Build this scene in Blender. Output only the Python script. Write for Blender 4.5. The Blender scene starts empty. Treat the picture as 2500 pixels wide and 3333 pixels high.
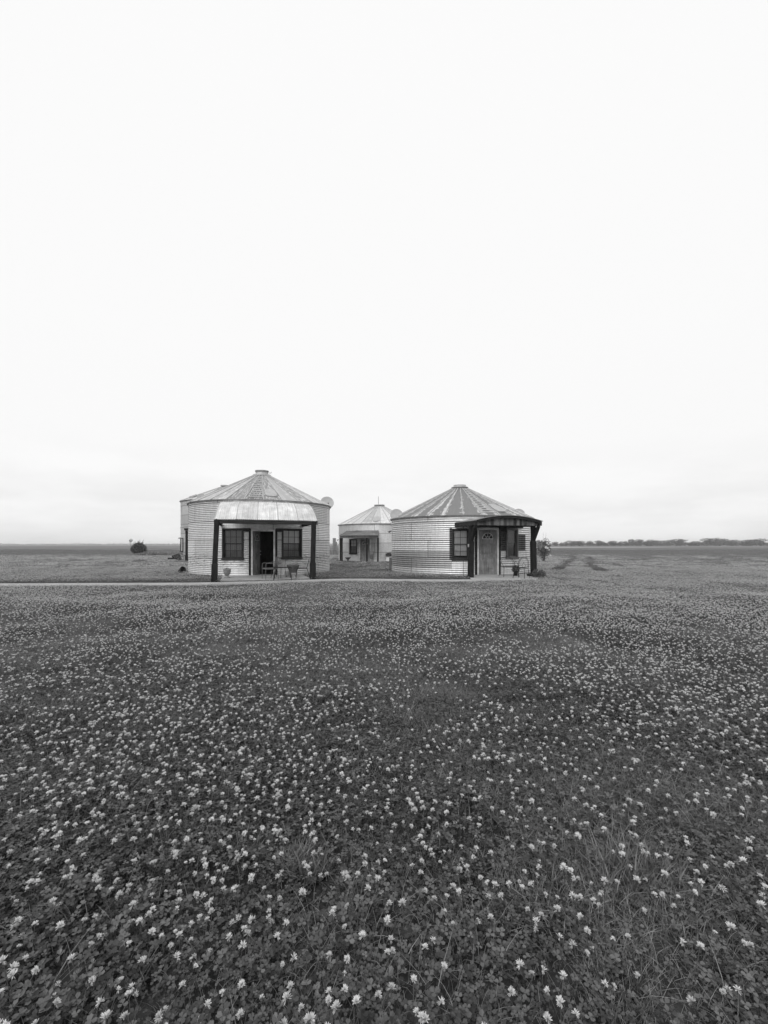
import bpy, math, random
from mathutils import Vector, Matrix, noise
R_ = math.radians
scene = bpy.context.scene
col = scene.collection
random.seed(11)

# ------------------------------------------------------------------ camera
cd = bpy.data.cameras.new("camera")
cam = bpy.data.objects.new("camera", cd)
col.objects.link(cam)
cam.location = (0, 0, 1.5)
cam.rotation_euler = (R_(90), 0, 0)
cd.sensor_fit = 'HORIZONTAL'
cd.sensor_width = 36.0
cd.lens = 1400 / 2500 * 36.0
cd.shift_y = 106 / 2500
cd.clip_start = 0.05
cd.clip_end = 8000
scene.camera = cam

# ------------------------------------------------------------------ light: bright overcast
SUN_EL, SUN_AZ = 44, 158
scene.view_settings.view_transform = 'Standard'
scene.view_settings.look = 'None'
scene.view_settings.exposure = 0.12
scene.view_settings.gamma = 1.0
sd = bpy.data.lights.new("sun", 'SUN')
sd.energy = 1.4
sd.angle = R_(40)
sd.color = (1.0, 1.0, 1.0)
sun = bpy.data.objects.new("sun", sd)
col.objects.link(sun)
sun.rotation_euler = (R_(90 - SUN_EL), 0, R_(-22))

w = bpy.data.worlds.new("World")
scene.world = w
w.use_nodes = True
wt = w.node_tree
wt.nodes.clear()


def N(nt, typ, **kw):
    n = nt.nodes.new(typ)
    for k, v in kw.items():
        setattr(n, k, v)
    return n


def S(nt, a, b):
    nt.links.new(a, b)


def math_(nt, op, a, b=None, c=None, clamp=False):
    n = N(nt, 'ShaderNodeMath', operation=op, use_clamp=clamp)
    for i, v in enumerate((a, b, c)):
        if v is None:
            continue
        if isinstance(v, (int, float)):
            n.inputs[i].default_value = v
        else:
            S(nt, v, n.inputs[i])
    return n.outputs[0]


def ramp(nt, fac, stops):
    n = N(nt, 'ShaderNodeValToRGB')
    e = n.color_ramp.elements
    while len(e) < len(stops):
        e.new(0.5)
    for el, (p, v) in zip(e, stops):
        el.position = p
        el.color = (v, v, v, 1)
    S(nt, fac, n.inputs[0])
    return n.outputs[0]


def noise_(nt, vec, scale, detail=4, rough=0.55):
    n = N(nt, 'ShaderNodeTexNoise')
    n.inputs['Scale'].default_value = scale
    n.inputs['Detail'].default_value = detail
    n.inputs['Roughness'].default_value = rough
    if vec is not None:
        S(nt, vec, n.inputs['Vector'])
    return n.outputs['Fac']


def mapping(nt, vec, scale=(1, 1, 1), loc=(0, 0, 0)):
    n = N(nt, 'ShaderNodeMapping')
    n.inputs['Scale'].default_value = scale
    n.inputs['Location'].default_value = loc
    S(nt, vec, n.inputs['Vector'])
    return n.outputs[0]


def mixf(nt, fac, a, b):
    n = N(nt, 'ShaderNodeMix', data_type='FLOAT')
    for i, v in ((0, fac), (2, a), (3, b)):
        if isinstance(v, (int, float)):
            n.inputs[i].default_value = v
        else:
            S(nt, v, n.inputs[i])
    return n.outputs[0]


# sky: physical sky reduced to grey, veiled by an even cloud layer that is a bit darker low down
sky = N(wt, 'ShaderNodeTexSky', sky_type='NISHITA')
sky.sun_disc = False
sky.sun_elevation = R_(SUN_EL)
sky.sun_rotation = R_(SUN_AZ)
bw = N(wt, 'ShaderNodeRGBToBW')
S(wt, sky.outputs[0], bw.inputs[0])
tc = N(wt, 'ShaderNodeTexCoord')
sep = N(wt, 'ShaderNodeSeparateXYZ')
S(wt, tc.outputs['Generated'], sep.inputs[0])
el = ramp(wt, sep.outputs['Z'], [(0.0, 0.86), (0.05, 0.90), (0.15, 0.965), (0.4, 0.985), (1.0, 1.0)])
cl = noise_(wt, mapping(wt, tc.outputs['Generated'], (2.2, 2.2, 9.0)), 1.6, 5)
clf = ramp(wt, cl, [(0.36, 0.87), (0.62, 1.04)])
lowf = ramp(wt, sep.outputs['Z'], [(0.0, 1.0), (0.22, 0.0)])
cmod = mixf(wt, lowf, 1.0, clf)
deck = math_(wt, 'MULTIPLY', math_(wt, 'MULTIPLY', el, cmod), 8.9)
veil = math_(wt, 'MULTIPLY', math_(wt, 'MINIMUM', bw.outputs[0], 12.0), 0.06)
tot = math_(wt, 'MINIMUM', math_(wt, 'ADD', deck, veil), 9.75)
bg = N(wt, 'ShaderNodeBackground')
bg.inputs['Strength'].default_value = 0.10
S(wt, tot, bg.inputs['Color'])
wo = N(wt, 'ShaderNodeOutputWorld')
S(wt, bg.outputs[0], wo.inputs['Surface'])

scene.cycles.max_bounces = 6
scene.cycles.diffuse_bounces = 3
scene.cycles.transparent_max_bounces = 8
scene.cycles.use_denoising = True
scene.cycles.volume_bounces = 1


# ------------------------------------------------------------------ helpers
def tag(o, label=None, cat=None, group=None, kind=None):
    if label: o["label"] = label
    if cat: o["category"] = cat
    if group: o["group"] = group
    if kind: o["kind"] = kind
    return o


def empty(name, loc=(0, 0, 0), rz=0.0):
    o = bpy.data.objects.new(name, None)
    o.empty_display_size = 0.3
    o.location = loc
    o.rotation_euler = (0, 0, rz)
    col.objects.link(o)
    return o


def copy_tree(o, parent=None):
    c = o.copy()
    col.objects.link(c)
    if parent: c.parent = parent
    for ch in o.children:
        copy_tree(ch, c)
    return c


class MB:
    def __init__(s):
        s.v, s.f, s.uv, s.mi, s.tone, s.sm = [], [], [], [], [], []

    def add(s, verts, faces, mi=0, tone=0.5, smooth=False, uvs=None):
        b = len(s.v)
        s.v.extend([tuple(p) for p in verts])
        s.tone.extend([tone] * len(verts) if isinstance(tone, (int, float)) else tone)
        for k, f in enumerate(faces):
            s.f.append(tuple(i + b for i in f))
            s.mi.append(mi)
            s.sm.append(smooth)
            s.uv.append(uvs[k] if uvs else None)
        return s

    def box(s, c, d, mi=0, tone=0.5, M=None, bev=0.0):
        x, y, z = d[0] / 2, d[1] / 2, d[2] / 2
        if bev <= 0:
            P = [Vector((i * x, j * y, k * z)) for k in (-1, 1) for j in (-1, 1) for i in (-1, 1)]
            F = [(0, 2, 3, 1), (4, 5, 7, 6), (0, 1, 5, 4), (2, 6, 7, 3), (1, 3, 7, 5), (0, 4, 6, 2)]
        else:
            b = min(bev, x * .9, y * .9, z * .9)
            ring = lambda X, Y, Z: [(-X + b, -Y, Z), (X - b, -Y, Z), (X, -Y + b, Z), (X, Y - b, Z), (X - b, Y, Z), (-X + b, Y, Z), (-X, Y - b, Z), (-X, -Y + b, Z)]
            P = [Vector(p) for p in ring(x - b, y - b, -z) + ring(x, y, -z + b) + ring(x, y, z - b) + ring(x - b, y - b, z)]
            F = [tuple(range(7, -1, -1)), tuple(range(24, 32))]
            for r in range(3):
                for i in range(8):
                    j = (i + 1) % 8
                    F.append((r * 8 + i, r * 8 + j, r * 8 + 8 + j, r * 8 + 8 + i))
        if M is not None:
            P = [M @ p for p in P]
        C = Vector(c)
        return s.add([p + C for p in P], F, mi, tone)

    def tube(s, pts, r, n=6, mi=0, tone=0.5, caps=True, smooth=True):
        pts = [Vector(p) for p in pts]
        rs = r if isinstance(r, (list, tuple)) else [r] * len(pts)
        V, F = [], []
        up = None
        for i, p in enumerate(pts):
            d = (pts[min(i + 1, len(pts) - 1)] - pts[max(i - 1, 0)])
            d.normalize()
            if up is None:
                up = Vector((0, 0, 1)) if abs(d.z) < .9 else Vector((1, 0, 0))
            a = d.cross(up)
            if a.length < 1e-4:
                a = d.orthogonal()
            a.normalize()
            b = a.cross(d).normalized()
            up = b
            for k in range(n):
                t = 2 * math.pi * (k + .5) / n
                V.append(p + (a * math.cos(t) + b * math.sin(t)) * rs[i])
        for i in range(len(pts) - 1):
            for k in range(n):
                j = (k + 1) % n
                F.append((i * n + k, i * n + j, (i + 1) * n + j, (i + 1) * n + k))
        if caps:
            F.append(tuple(range(n - 1, -1, -1)))
            m = (len(pts) - 1) * n
            F.append(tuple(range(m, m + n)))
        return s.add(V, F, mi, tone, smooth)

    def lathe(s, prof, n=24, c=(0, 0, 0), mi=0, tone=0.5, smooth=True, M=None):
        V, F = [], []
        for (r, z) in prof:
            for k in range(n):
                t = 2 * math.pi * k / n
                p = Vector((r * math.cos(t), r * math.sin(t), z))
                V.append((M @ p if M is not None else p) + Vector(c))
        for i in range(len(prof) - 1):
            for k in range(n):
                j = (k + 1) % n
                F.append((i * n + k, i * n + j, (i + 1) * n + j, (i + 1) * n + k))
        return s.add(V, F, mi, tone, smooth)

    def build(s, name, mats, parent=None, tones=False):
        me = bpy.data.meshes.new(name)
        me.from_pydata(s.v, [], s.f)
        mats = mats if isinstance(mats, (list, tuple)) else [mats]
        for m in mats: me.materials.append(m)
        if s.f:
            me.polygons.foreach_set("material_index", s.mi)
            me.polygons.foreach_set("use_smooth", s.sm)
        if any(u is not None for u in s.uv):
            ul = me.uv_layers.new(name="UVMap")
            dat = []
            for u, f in zip(s.uv, s.f):
                for q in (u if u is not None else [(0, 0)] * len(f)):
                    dat.extend(q)
            ul.data.foreach_set("uv", dat)
        if tones:
            at = me.attributes.new("tone", 'FLOAT', 'POINT')
            at.data.foreach_set("value", s.tone)
        me.update()
        o = bpy.data.objects.new(name, me)
        col.objects.link(o)
        if parent: o.parent = parent
        return o


# ------------------------------------------------------------------ materials (monochrome place: every colour is a grey)
MAT = {}


def material(name, rough=0.8, metal=0.0, spec=0.3):
    m = bpy.data.materials.new(name)
    m.use_nodes = True
    nt = m.node_tree
    nt.nodes.clear()
    b = N(nt, 'ShaderNodeBsdfPrincipled')
    b.inputs['Roughness'].default_value = rough
    b.inputs['Metallic'].default_value = metal
    b.inputs['Specular IOR Level'].default_value = spec
    o = N(nt, 'ShaderNodeOutputMaterial')
    S(nt, b.outputs[0], o.inputs[0])
    MAT[name] = m
    return m, nt, b


def bump(nt, b, h, dist=0.01, strength=0.6):
    n = N(nt, 'ShaderNodeBump')
    n.inputs['Distance'].default_value = dist
    n.inputs['Strength'].default_value = strength
    S(nt, h, n.inputs['Height'])
    S(nt, n.outputs[0], b.inputs['Normal'])


def objco(nt):
    return N(nt, 'ShaderNodeTexCoord').outputs['Object']


def uvco(nt):
    return N(nt, 'ShaderNodeTexCoord').outputs['UV']


def plain(name, lo, hi, scale=8, rough=0.8, metal=0.0, bmp=0.0, stretch=(1, 1, 1), spec=0.3):
    m, nt, b = material(name, rough, metal, spec)
    f = noise_(nt, mapping(nt, objco(nt), stretch), scale, 6, 0.65)
    S(nt, ramp(nt, f, [(0.3, lo), (0.72, hi)]), b.inputs['Base Color'])
    if bmp:
        bump(nt, b, f, bmp)
    return m


def corr_metal(name, base, dirt_lo, dirt_hi, dirt_amt, bw_, bh, band=None, seed=0.0):
    """galvanised sheet: per-sheet tone, lap seams, streaks and blotches of old rust"""
    m, nt, b = material(name, 0.42, 0.55, 0.5)
    uv = uvco(nt)
    br = N(nt, 'ShaderNodeTexBrick')
    br.offset = 0.37
    br.inputs['Color1'].default_value = (0, 0, 0, 1)
    br.inputs['Color2'].default_value = (1, 1, 1, 1)
    br.inputs['Mortar'].default_value = (0.5, 0.5, 0.5, 1)
    br.inputs['Scale'].default_value = 1.0
    br.inputs['Mortar Size'].default_value = 0.02
    br.inputs['Mortar Smooth'].default_value = 0.4
    br.inputs['Brick Width'].default_value = bw_
    br.inputs['Row Height'].default_value = bh
    S(nt, mapping(nt, uv, loc=(seed, 0, 0)), br.inputs['Vector'])
    c2g = N(nt, 'ShaderNodeRGBToBW')
    S(nt, br.outputs['Color'], c2g.inputs[0])
    sheet = math_(nt, 'MULTIPLY_ADD', c2g.outputs[0], 0.16, base - 0.08)
    fine = noise_(nt, mapping(nt, uv, (2.0, 9.0, 1), (seed, 3, 0)), 2.4, 8, 0.7)
    streak = noise_(nt, mapping(nt, uv, (9.0, 0.6, 1), (seed, 0, 0)), 1.3, 5, 0.6)
    v = math_(nt, 'MULTIPLY', sheet, ramp(nt, fine, [(0.3, 0.72), (0.7, 1.14)]))
    v = math_(nt, 'MULTIPLY', v, ramp(nt, streak, [(0.3, 0.86), (0.7, 1.08)]))
    s2 = N(nt, 'ShaderNodeSeparateXYZ')
    S(nt, uv, s2.inputs[0])
    zone = math_(nt, 'MULTIPLY', math_(nt, 'SMOOTH_MIN', math_(nt, 'MULTIPLY', math_(nt, 'SUBTRACT', s2.outputs[1], dirt_lo), 4.0),
                 math_(nt, 'MULTIPLY', math_(nt, 'SUBTRACT', dirt_hi, s2.outputs[1]), 4.0), 0.2), 1.0, clamp=True)
    blot = noise_(nt, mapping(nt, uv, (1.6, 9.0, 1), (seed + 7, 1, 0)), 2.2, 9, 0.72)
    spots = math_(nt, 'MULTIPLY', ramp(nt, blot, [(0.5, 0.0), (0.6, 1.0)]), zone)
    spots = math_(nt, 'MULTIPLY', spots, dirt_amt)
    gen = ramp(nt, noise_(nt, mapping(nt, uv, (1.2, 3.0, 1), (seed + 3, 5, 0)), 2.0, 9, 0.75), [(0.60, 0.0), (0.72, 0.5)])
    spots = math_(nt, 'MAXIMUM', spots, gen)
    v = mixf(nt, spots, v, 0.13)
    if band:   # an older, duller row of sheets
        u0, u1, z0, z1, k = band
        def inside(x, a, c):
            return math_(nt, 'MULTIPLY', math_(nt, 'GREATER_THAN', x, a), math_(nt, 'LESS_THAN', x, c))
        bm = math_(nt, 'MULTIPLY', inside(s2.outputs[0], u0, u1), inside(s2.outputs[1], z0, z1))
        v = mixf(nt, bm, v, math_(nt, 'MULTIPLY', v, k))
    v = mixf(nt, math_(nt, 'MULTIPLY', br.outputs['Fac'], 0.85), v, 0.13)
    S(nt, v, b.inputs['Base Color'])
    rr = ramp(nt, fine, [(0.2, 0.36), (0.8, 0.58)])
    S(nt, rr, b.inputs['Roughness'])
    return m


def roof_metal(name, base, paint, peel, rust, wear=0.0):
    """roof panels: uv.x = panel number + place across it, uv.y = metres up the slope; tone = 1 on the ladder panel"""
    m, nt, b = material(name, 0.5, 0.35, 0.4)
    uv = uvco(nt)
    s2 = N(nt, 'ShaderNodeSeparateXYZ')
    S(nt, uv, s2.inputs[0])
    fr = math_(nt, 'FRACT', s2.outputs[0])
    edge = math_(nt, 'MULTIPLY', math_(nt, 'ABSOLUTE', math_(nt, 'SUBTRACT', fr, 0.5)), 2.0)
    wn = N(nt, 'ShaderNodeTexWhiteNoise', noise_dimensions='1D')
    S(nt, math_(nt, 'FLOOR', s2.outputs[0]), wn.inputs['W'])
    n1 = noise_(nt, mapping(nt, uv, (3.0, 2.4, 1)), 1.7, 7, 0.7)
    n2 = noise_(nt, mapping(nt, uv, (5.0, 1.0, 1), (3, 1, 0)), 2.0, 7, 0.7)
    n3 = noise_(nt, mapping(nt, uv, (1.0, 1.0, 1), (9, 4, 0)), 2.3, 4, 0.6)
    bare_metal = math_(nt, 'MULTIPLY_ADD', wn.outputs['Value'], 0.14, base - 0.07)  # pale metal tone, random per panel, shown where paint has peeled
    bare_metal = math_(nt, 'MULTIPLY', bare_metal, ramp(nt, n1, [(0.28, 0.62), (0.72, 1.2)]))
    at = N(nt, 'ShaderNodeAttribute', attribute_name='tone')
    pk = math_(nt, 'ADD', edge, math_(nt, 'MULTIPLY', math_(nt, 'SUBTRACT', n1, 0.5), 1.5))
    pk = math_(nt, 'ADD', pk, math_(nt, 'MULTIPLY', math_(nt, 'SUBTRACT', n3, 0.5), 1.4))
    pk = math_(nt, 'ADD', pk, math_(nt, 'MULTIPLY', math_(nt, 'SUBTRACT', wn.outputs['Value'], 0.5), 0.5))
    pk = math_(nt, 'MULTIPLY_ADD', at.outputs['Fac'], wear, pk)
    peeled = ramp(nt, pk, [(0.0, 0.0), (peel, 0.0), (min(peel + 0.07, 1), 1.0)])
    painted = math_(nt, 'MULTIPLY', ramp(nt, n2, [(0.3, 0.82), (0.7, 1.16)]), paint)
    v = mixf(nt, peeled, painted, bare_metal)
    rz = math_(nt, 'MULTIPLY', ramp(nt, n2, [(0.44, 0.0), (0.50, 1.0)]), math_(nt, 'MULTIPLY', at.outputs['Fac'], rust))
    v = mixf(nt, rz, v, 0.10)
    S(nt, v, b.inputs['Base Color'])
    return m


def wood(name, lo, hi, axis='z', scale=1.0, rough=0.85, boards=False):
    m, nt, b = material(name, rough, 0, 0.2)
    st = {'z': (26, 26, 1.1), 'x': (1.1, 26, 26), 'y': (26, 1.1, 26)}[axis]
    co = objco(nt)
    f = noise_(nt, mapping(nt, co, tuple(k * scale for k in st)), 1.6, 7, 0.7)
    g = noise_(nt, mapping(nt, co, (1, 1, 1)), 3.0, 4, 0.6)
    v = math_(nt, 'MULTIPLY', ramp(nt, f, [(0.28, lo), (0.75, hi)]), ramp(nt, g, [(0.3, 0.7), (0.7, 1.3)]))
    if boards:
        at = N(nt, 'ShaderNodeAttribute', attribute_name='tone')
        v = math_(nt, 'MULTIPLY', v, math_(nt, 'MULTIPLY_ADD', at.outputs['Fac'], 1.6, 0.35))
    S(nt, v, b.inputs['Base Color'])
    bump(nt, b, f, 0.006, 0.7)
    return m


corr_metal('wall_metal_awning', 0.70, 0.30, 1.25, 0.85, 2.6, 0.86, seed=1.3)
corr_metal('wall_metal_arch', 0.70, 0.1, 0.4, 0.3, 2.75, 0.86, band=(-9.0, -1.9, 0.345, 1.205, 0.52), seed=0.35)
corr_metal('wall_metal_back', 0.70, 0.2, 1.0, 0.4, 2.6, 0.82, seed=4.1)
corr_metal('wall_metal_tall', 0.64, 0.2, 1.0, 0.3, 2.5, 0.82, seed=6.6)
corr_metal('shutter_metal', 0.10, 0, 0.1, 0.0, 3.0, 3.0)
roof_metal('roof_pale', 0.60, 0.44, 0.22, 0.9)
roof_metal('roof_dark', 0.58, 0.19, 0.80, 0.25, 0.35)
roof_metal('roof_white', 0.66, 0.5, 0.15, 0.1)
plain('trim_metal', 0.34, 0.52, 6, 0.5, 0.4)
plain('trim_dull', 0.16, 0.3, 9, 0.6, 0.3)
plain('awning_dull', 0.08, 0.24, 1.1, 0.6, 0.3)
wood('timber_upright', 0.004, 0.026, 'z')
wood('timber_cross', 0.009, 0.055, 'x')
wood('timber_deep', 0.009, 0.05, 'y')
wood('door_wood', 0.07, 0.42, 'z', 0.8)
wood('jamb_wood', 0.55, 0.78, 'z', 0.7)
wood('board_wood', 0.03, 0.16, 'z', 0.7, boards=True)
wood('post_wood', 0.12, 0.26, 'z', 0.5)
plain('dark_frame', 0.01, 0.035, 12, 0.6, 0, 0.002)
plain('mid_frame', 0.09, 0.17, 12, 0.6)
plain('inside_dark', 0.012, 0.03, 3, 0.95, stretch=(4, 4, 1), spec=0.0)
plain('iron', 0.012, 0.03, 20, 0.5, 0.3)
plain('pale_iron', 0.09, 0.2, 20, 0.5, 0.3)
plain('plastic_black', 0.012, 0.025, 12, 0.55)
plain('pot_dark', 0.06, 0.13, 9, 0.8, 0, 0.004)
plain('pot_pale', 0.28, 0.42, 9, 0.8, 0, 0.003)
plain('urn_stone', 0.13, 0.34, 14, 0.9, 0, 0.008)
plain('dish_grey', 0.34, 0.44, 5, 0.55)
plain('curtain_pale', 0.6, 0.8, 2, 0.9, stretch=(8, 8, 0.6))
plain('curtain_dark', 0.16, 0.3, 2, 0.9, stretch=(8, 8, 0.6))
plain('white_paint', 0.6, 0.75, 6, 0.6)
plain('black_paint', 0.02, 0.03, 6, 0.6)
plain('soil', 0.02, 0.05, 9, 0.95)
plain('bark', 0.03, 0.08, 14, 0.95, stretch=(6, 6, 1))
plain('twig', 0.10, 0.2, 14, 0.95)
plain('petal_white', 0.6, 0.75, 9, 0.7)

# concrete
m, nt, b = material('concrete', 0.88, 0, 0.2)
co = objco(nt)
n1 = noise_(nt, co, 1.3, 6, 0.65)
n2 = noise_(nt, co, 34, 5, 0.7)
v = math_(nt, 'MULTIPLY', ramp(nt, n1, [(0.3, 0.27), (0.7, 0.43)]), ramp(nt, n2, [(0.25, 0.82), (0.75, 1.14)]))
S(nt, v, b.inputs['Base Color'])
bump(nt, b, n2, 0.006, 0.5)
# concrete of the riser and rim, a darker grey than the slab tops
plain('concrete_dark', 0.13, 0.24, 5, 0.9, 0, 0.005)

# awning sheets
m, nt, b = material('awning_metal', 0.45, 0.45, 0.5)
uv = uvco(nt)
s2 = N(nt, 'ShaderNodeSeparateXYZ')
S(nt, uv, s2.inputs[0])
wn = N(nt, 'ShaderNodeTexWhiteNoise', noise_dimensions='1D')
S(nt, math_(nt, 'FLOOR', math_(nt, 'MULTIPLY', s2.outputs[0], 5.0)), wn.inputs['W'])
nn = noise_(nt, mapping(nt, uv, (60, 2.2, 1)), 1.0, 6, 0.65)
n2 = noise_(nt, mapping(nt, uv, (6, 3, 1)), 1.3, 6, 0.65)
fr = math_(nt, 'FRACT', math_(nt, 'MULTIPLY', s2.outputs[0], 5.0))
lap = math_(nt, 'LESS_THAN', fr, 0.05)
v = math_(nt, 'MULTIPLY_ADD', wn.outputs['Value'], 0.14, 0.72)
v = math_(nt, 'MULTIPLY', v, ramp(nt, nn, [(0.3, 0.66), (0.7, 1.12)]))
v = math_(nt, 'MULTIPLY', v, ramp(nt, n2, [(0.3, 0.68), (0.68, 1.12)]))
v = mixf(nt, math_(nt, 'MULTIPLY', lap, 0.6), v, 0.22)
S(nt, v, b.inputs['Base Color'])

# window glass: clear, with a sheen
m = bpy.data.materials.new('glass')
m.use_nodes = True
nt = m.node_tree
nt.nodes.clear()
t = N(nt, 'ShaderNodeBsdfTransparent')
t.inputs[0].default_value = (0.86, 0.86, 0.86, 1)
g = N(nt, 'ShaderNodeBsdfGlossy')
g.inputs['Roughness'].default_value = 0.06
mx = N(nt, 'ShaderNodeMixShader')
fz = N(nt, 'ShaderNodeFresnel')
fz.inputs[0].default_value = 1.6
S(nt, fz.outputs[0], mx.inputs[0])
S(nt, t.outputs[0], mx.inputs[1])
S(nt, g.outputs[0], mx.inputs[2])
oo = N(nt, 'ShaderNodeOutputMaterial')
S(nt, mx.outputs[0], oo.inputs[0])
MAT['glass'] = m


def leafmat(name, lo, hi, transl=0.25, rough=0.6, spec=0.25):
    m = bpy.data.materials.new(name)
    m.use_nodes = True
    nt = m.node_tree
    nt.nodes.clear()
    b = N(nt, 'ShaderNodeBsdfPrincipled')
    b.inputs['Roughness'].default_value = rough
    b.inputs['Specular IOR Level'].default_value = spec
    at = N(nt, 'ShaderNodeAttribute', attribute_name='tone')
    oi = N(nt, 'ShaderNodeObjectInfo')
    v = math_(nt, 'MULTIPLY_ADD', at.outputs['Fac'], hi - lo, lo)
    v = math_(nt, 'MULTIPLY', v, math_(nt, 'MULTIPLY_ADD', oi.outputs['Random'], 0.3, 0.85))
    S(nt, v, b.inputs['Base Color'])
    tr = N(nt, 'ShaderNodeBsdfTranslucent')
    S(nt, v, tr.inputs[0])
    mx = N(nt, 'ShaderNodeMixShader')
    mx.inputs[0].default_value = transl
    S(nt, b.outputs[0], mx.inputs[1])
    S(nt, tr.outputs[0], mx.inputs[2])
    o = N(nt, 'ShaderNodeOutputMaterial')
    S(nt, mx.outputs[0], o.inputs[0])
    MAT[name] = m
    return m


leafmat('clover_leaf', 0.015, 0.165, 0.25, 0.45, 0.45)
leafmat('grass_blade', 0.12, 0.38, 0.3, 0.45, 0.45)
leafmat('clover_petal', 0.27, 0.76, 0.35, 0.7)
leafmat('clover_stem', 0.06, 0.14)
leafmat('shrub_leaf', 0.05, 0.17)
leafmat('tree_leaf', 0.05, 0.10)

# ground
m, nt, b = material('meadow', 0.95, 0, 0.1)
geo = N(nt, 'ShaderNodeNewGeometry')
pos = geo.outputs['Position']
sp = N(nt, 'ShaderNodeSeparateXYZ')
S(nt, pos, sp.inputs[0])
near = ramp(nt, math_(nt, 'DIVIDE', sp.outputs[1], 100.0), [(0.0, 0.0), (0.30, 0.0), (0.9, 1.0)])
nf = noise_(nt, pos, 7.0, 6, 0.7)
soil = ramp(nt, nf, [(0.3, 0.025), (0.7, 0.07)])
bands = noise_(nt, mapping(nt, pos, (0.012, 0.05, 1)), 1.0, 6, 0.6)
tuft = noise_(nt, mapping(nt, pos, (0.7, 0.25, 1)), 1.0, 7, 0.75)
far = math_(nt, 'MULTIPLY', ramp(nt, bands, [(0.35, 0.085), (0.65, 0.17)]), ramp(nt, tuft, [(0.3, 0.7), (0.7, 1.3)]))
S(nt, mixf(nt, near, soil, far), b.inputs['Base Color'])
bump(nt, b, tuft, 0.2, 0.5)

# ------------------------------------------------------------------ the bins
PXF = 1400.0


def P(px, Y):
    return (px - 1250) / PXF * Y


def pol(r, phi, z):
    return Vector((r * math.sin(phi), -r * math.cos(phi), z))


def corr_wall(R, H, pitch, amp, openings, seam=0.86, nseg=150, z0=0.0):
    mb = MB()
    angs = [-math.pi + 2 * math.pi * i / nseg for i in range(nseg)]
    for (a0, a1, _, _) in openings:
        angs += [R_(a0), R_(a1)]
    angs = sorted(set(round(a, 5) for a in angs))
    zs = []
    z = z0
    step = pitch / 6
    while z < H - 1e-4:
        zs.append(z)
        z += step
    zs.append(H)
    for (_, _, a, c) in openings:
        zs += [a, c]
    zs = sorted(set(round(q, 4) for q in zs))
    V = []
    n = len(angs)
    for z in zs:
        lap = 0.006 * (1 - ((z / seam) % 1.0))
        for k, a in enumerate(angs):
            dent = 0.010 * noise.noise(Vector((math.sin(a) * R * 1.1, math.cos(a) * R * 1.1, z * 1.1)))
            r = R + amp * math.cos(2 * math.pi * z / pitch) + lap + dent
            V.append(pol(r, a, z))
    F, U = [], []
    for j in range(len(zs) - 1):
        zm = (zs[j] + zs[j + 1]) / 2
        for k in range(n):
            a0 = angs[k]
            a1 = angs[(k + 1) % n] + (2 * math.pi if k == n - 1 else 0)
            am = (a0 + a1) / 2
            if any(R_(o[0]) < am < R_(o[1]) and o[2] < zm < o[3] for o in openings):
                continue
            k2 = (k + 1) % n
            F.append((j * n + k, j * n + k2, (j + 1) * n + k2, (j + 1) * n + k))
            U.append([(a0 * R, zs[j]), (a1 * R, zs[j]), (a1 * R, zs[j + 1]), (a0 * R, zs[j + 1])])
    mb.add(V, F, 0, 0.5, True, U)
    return mb


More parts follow.
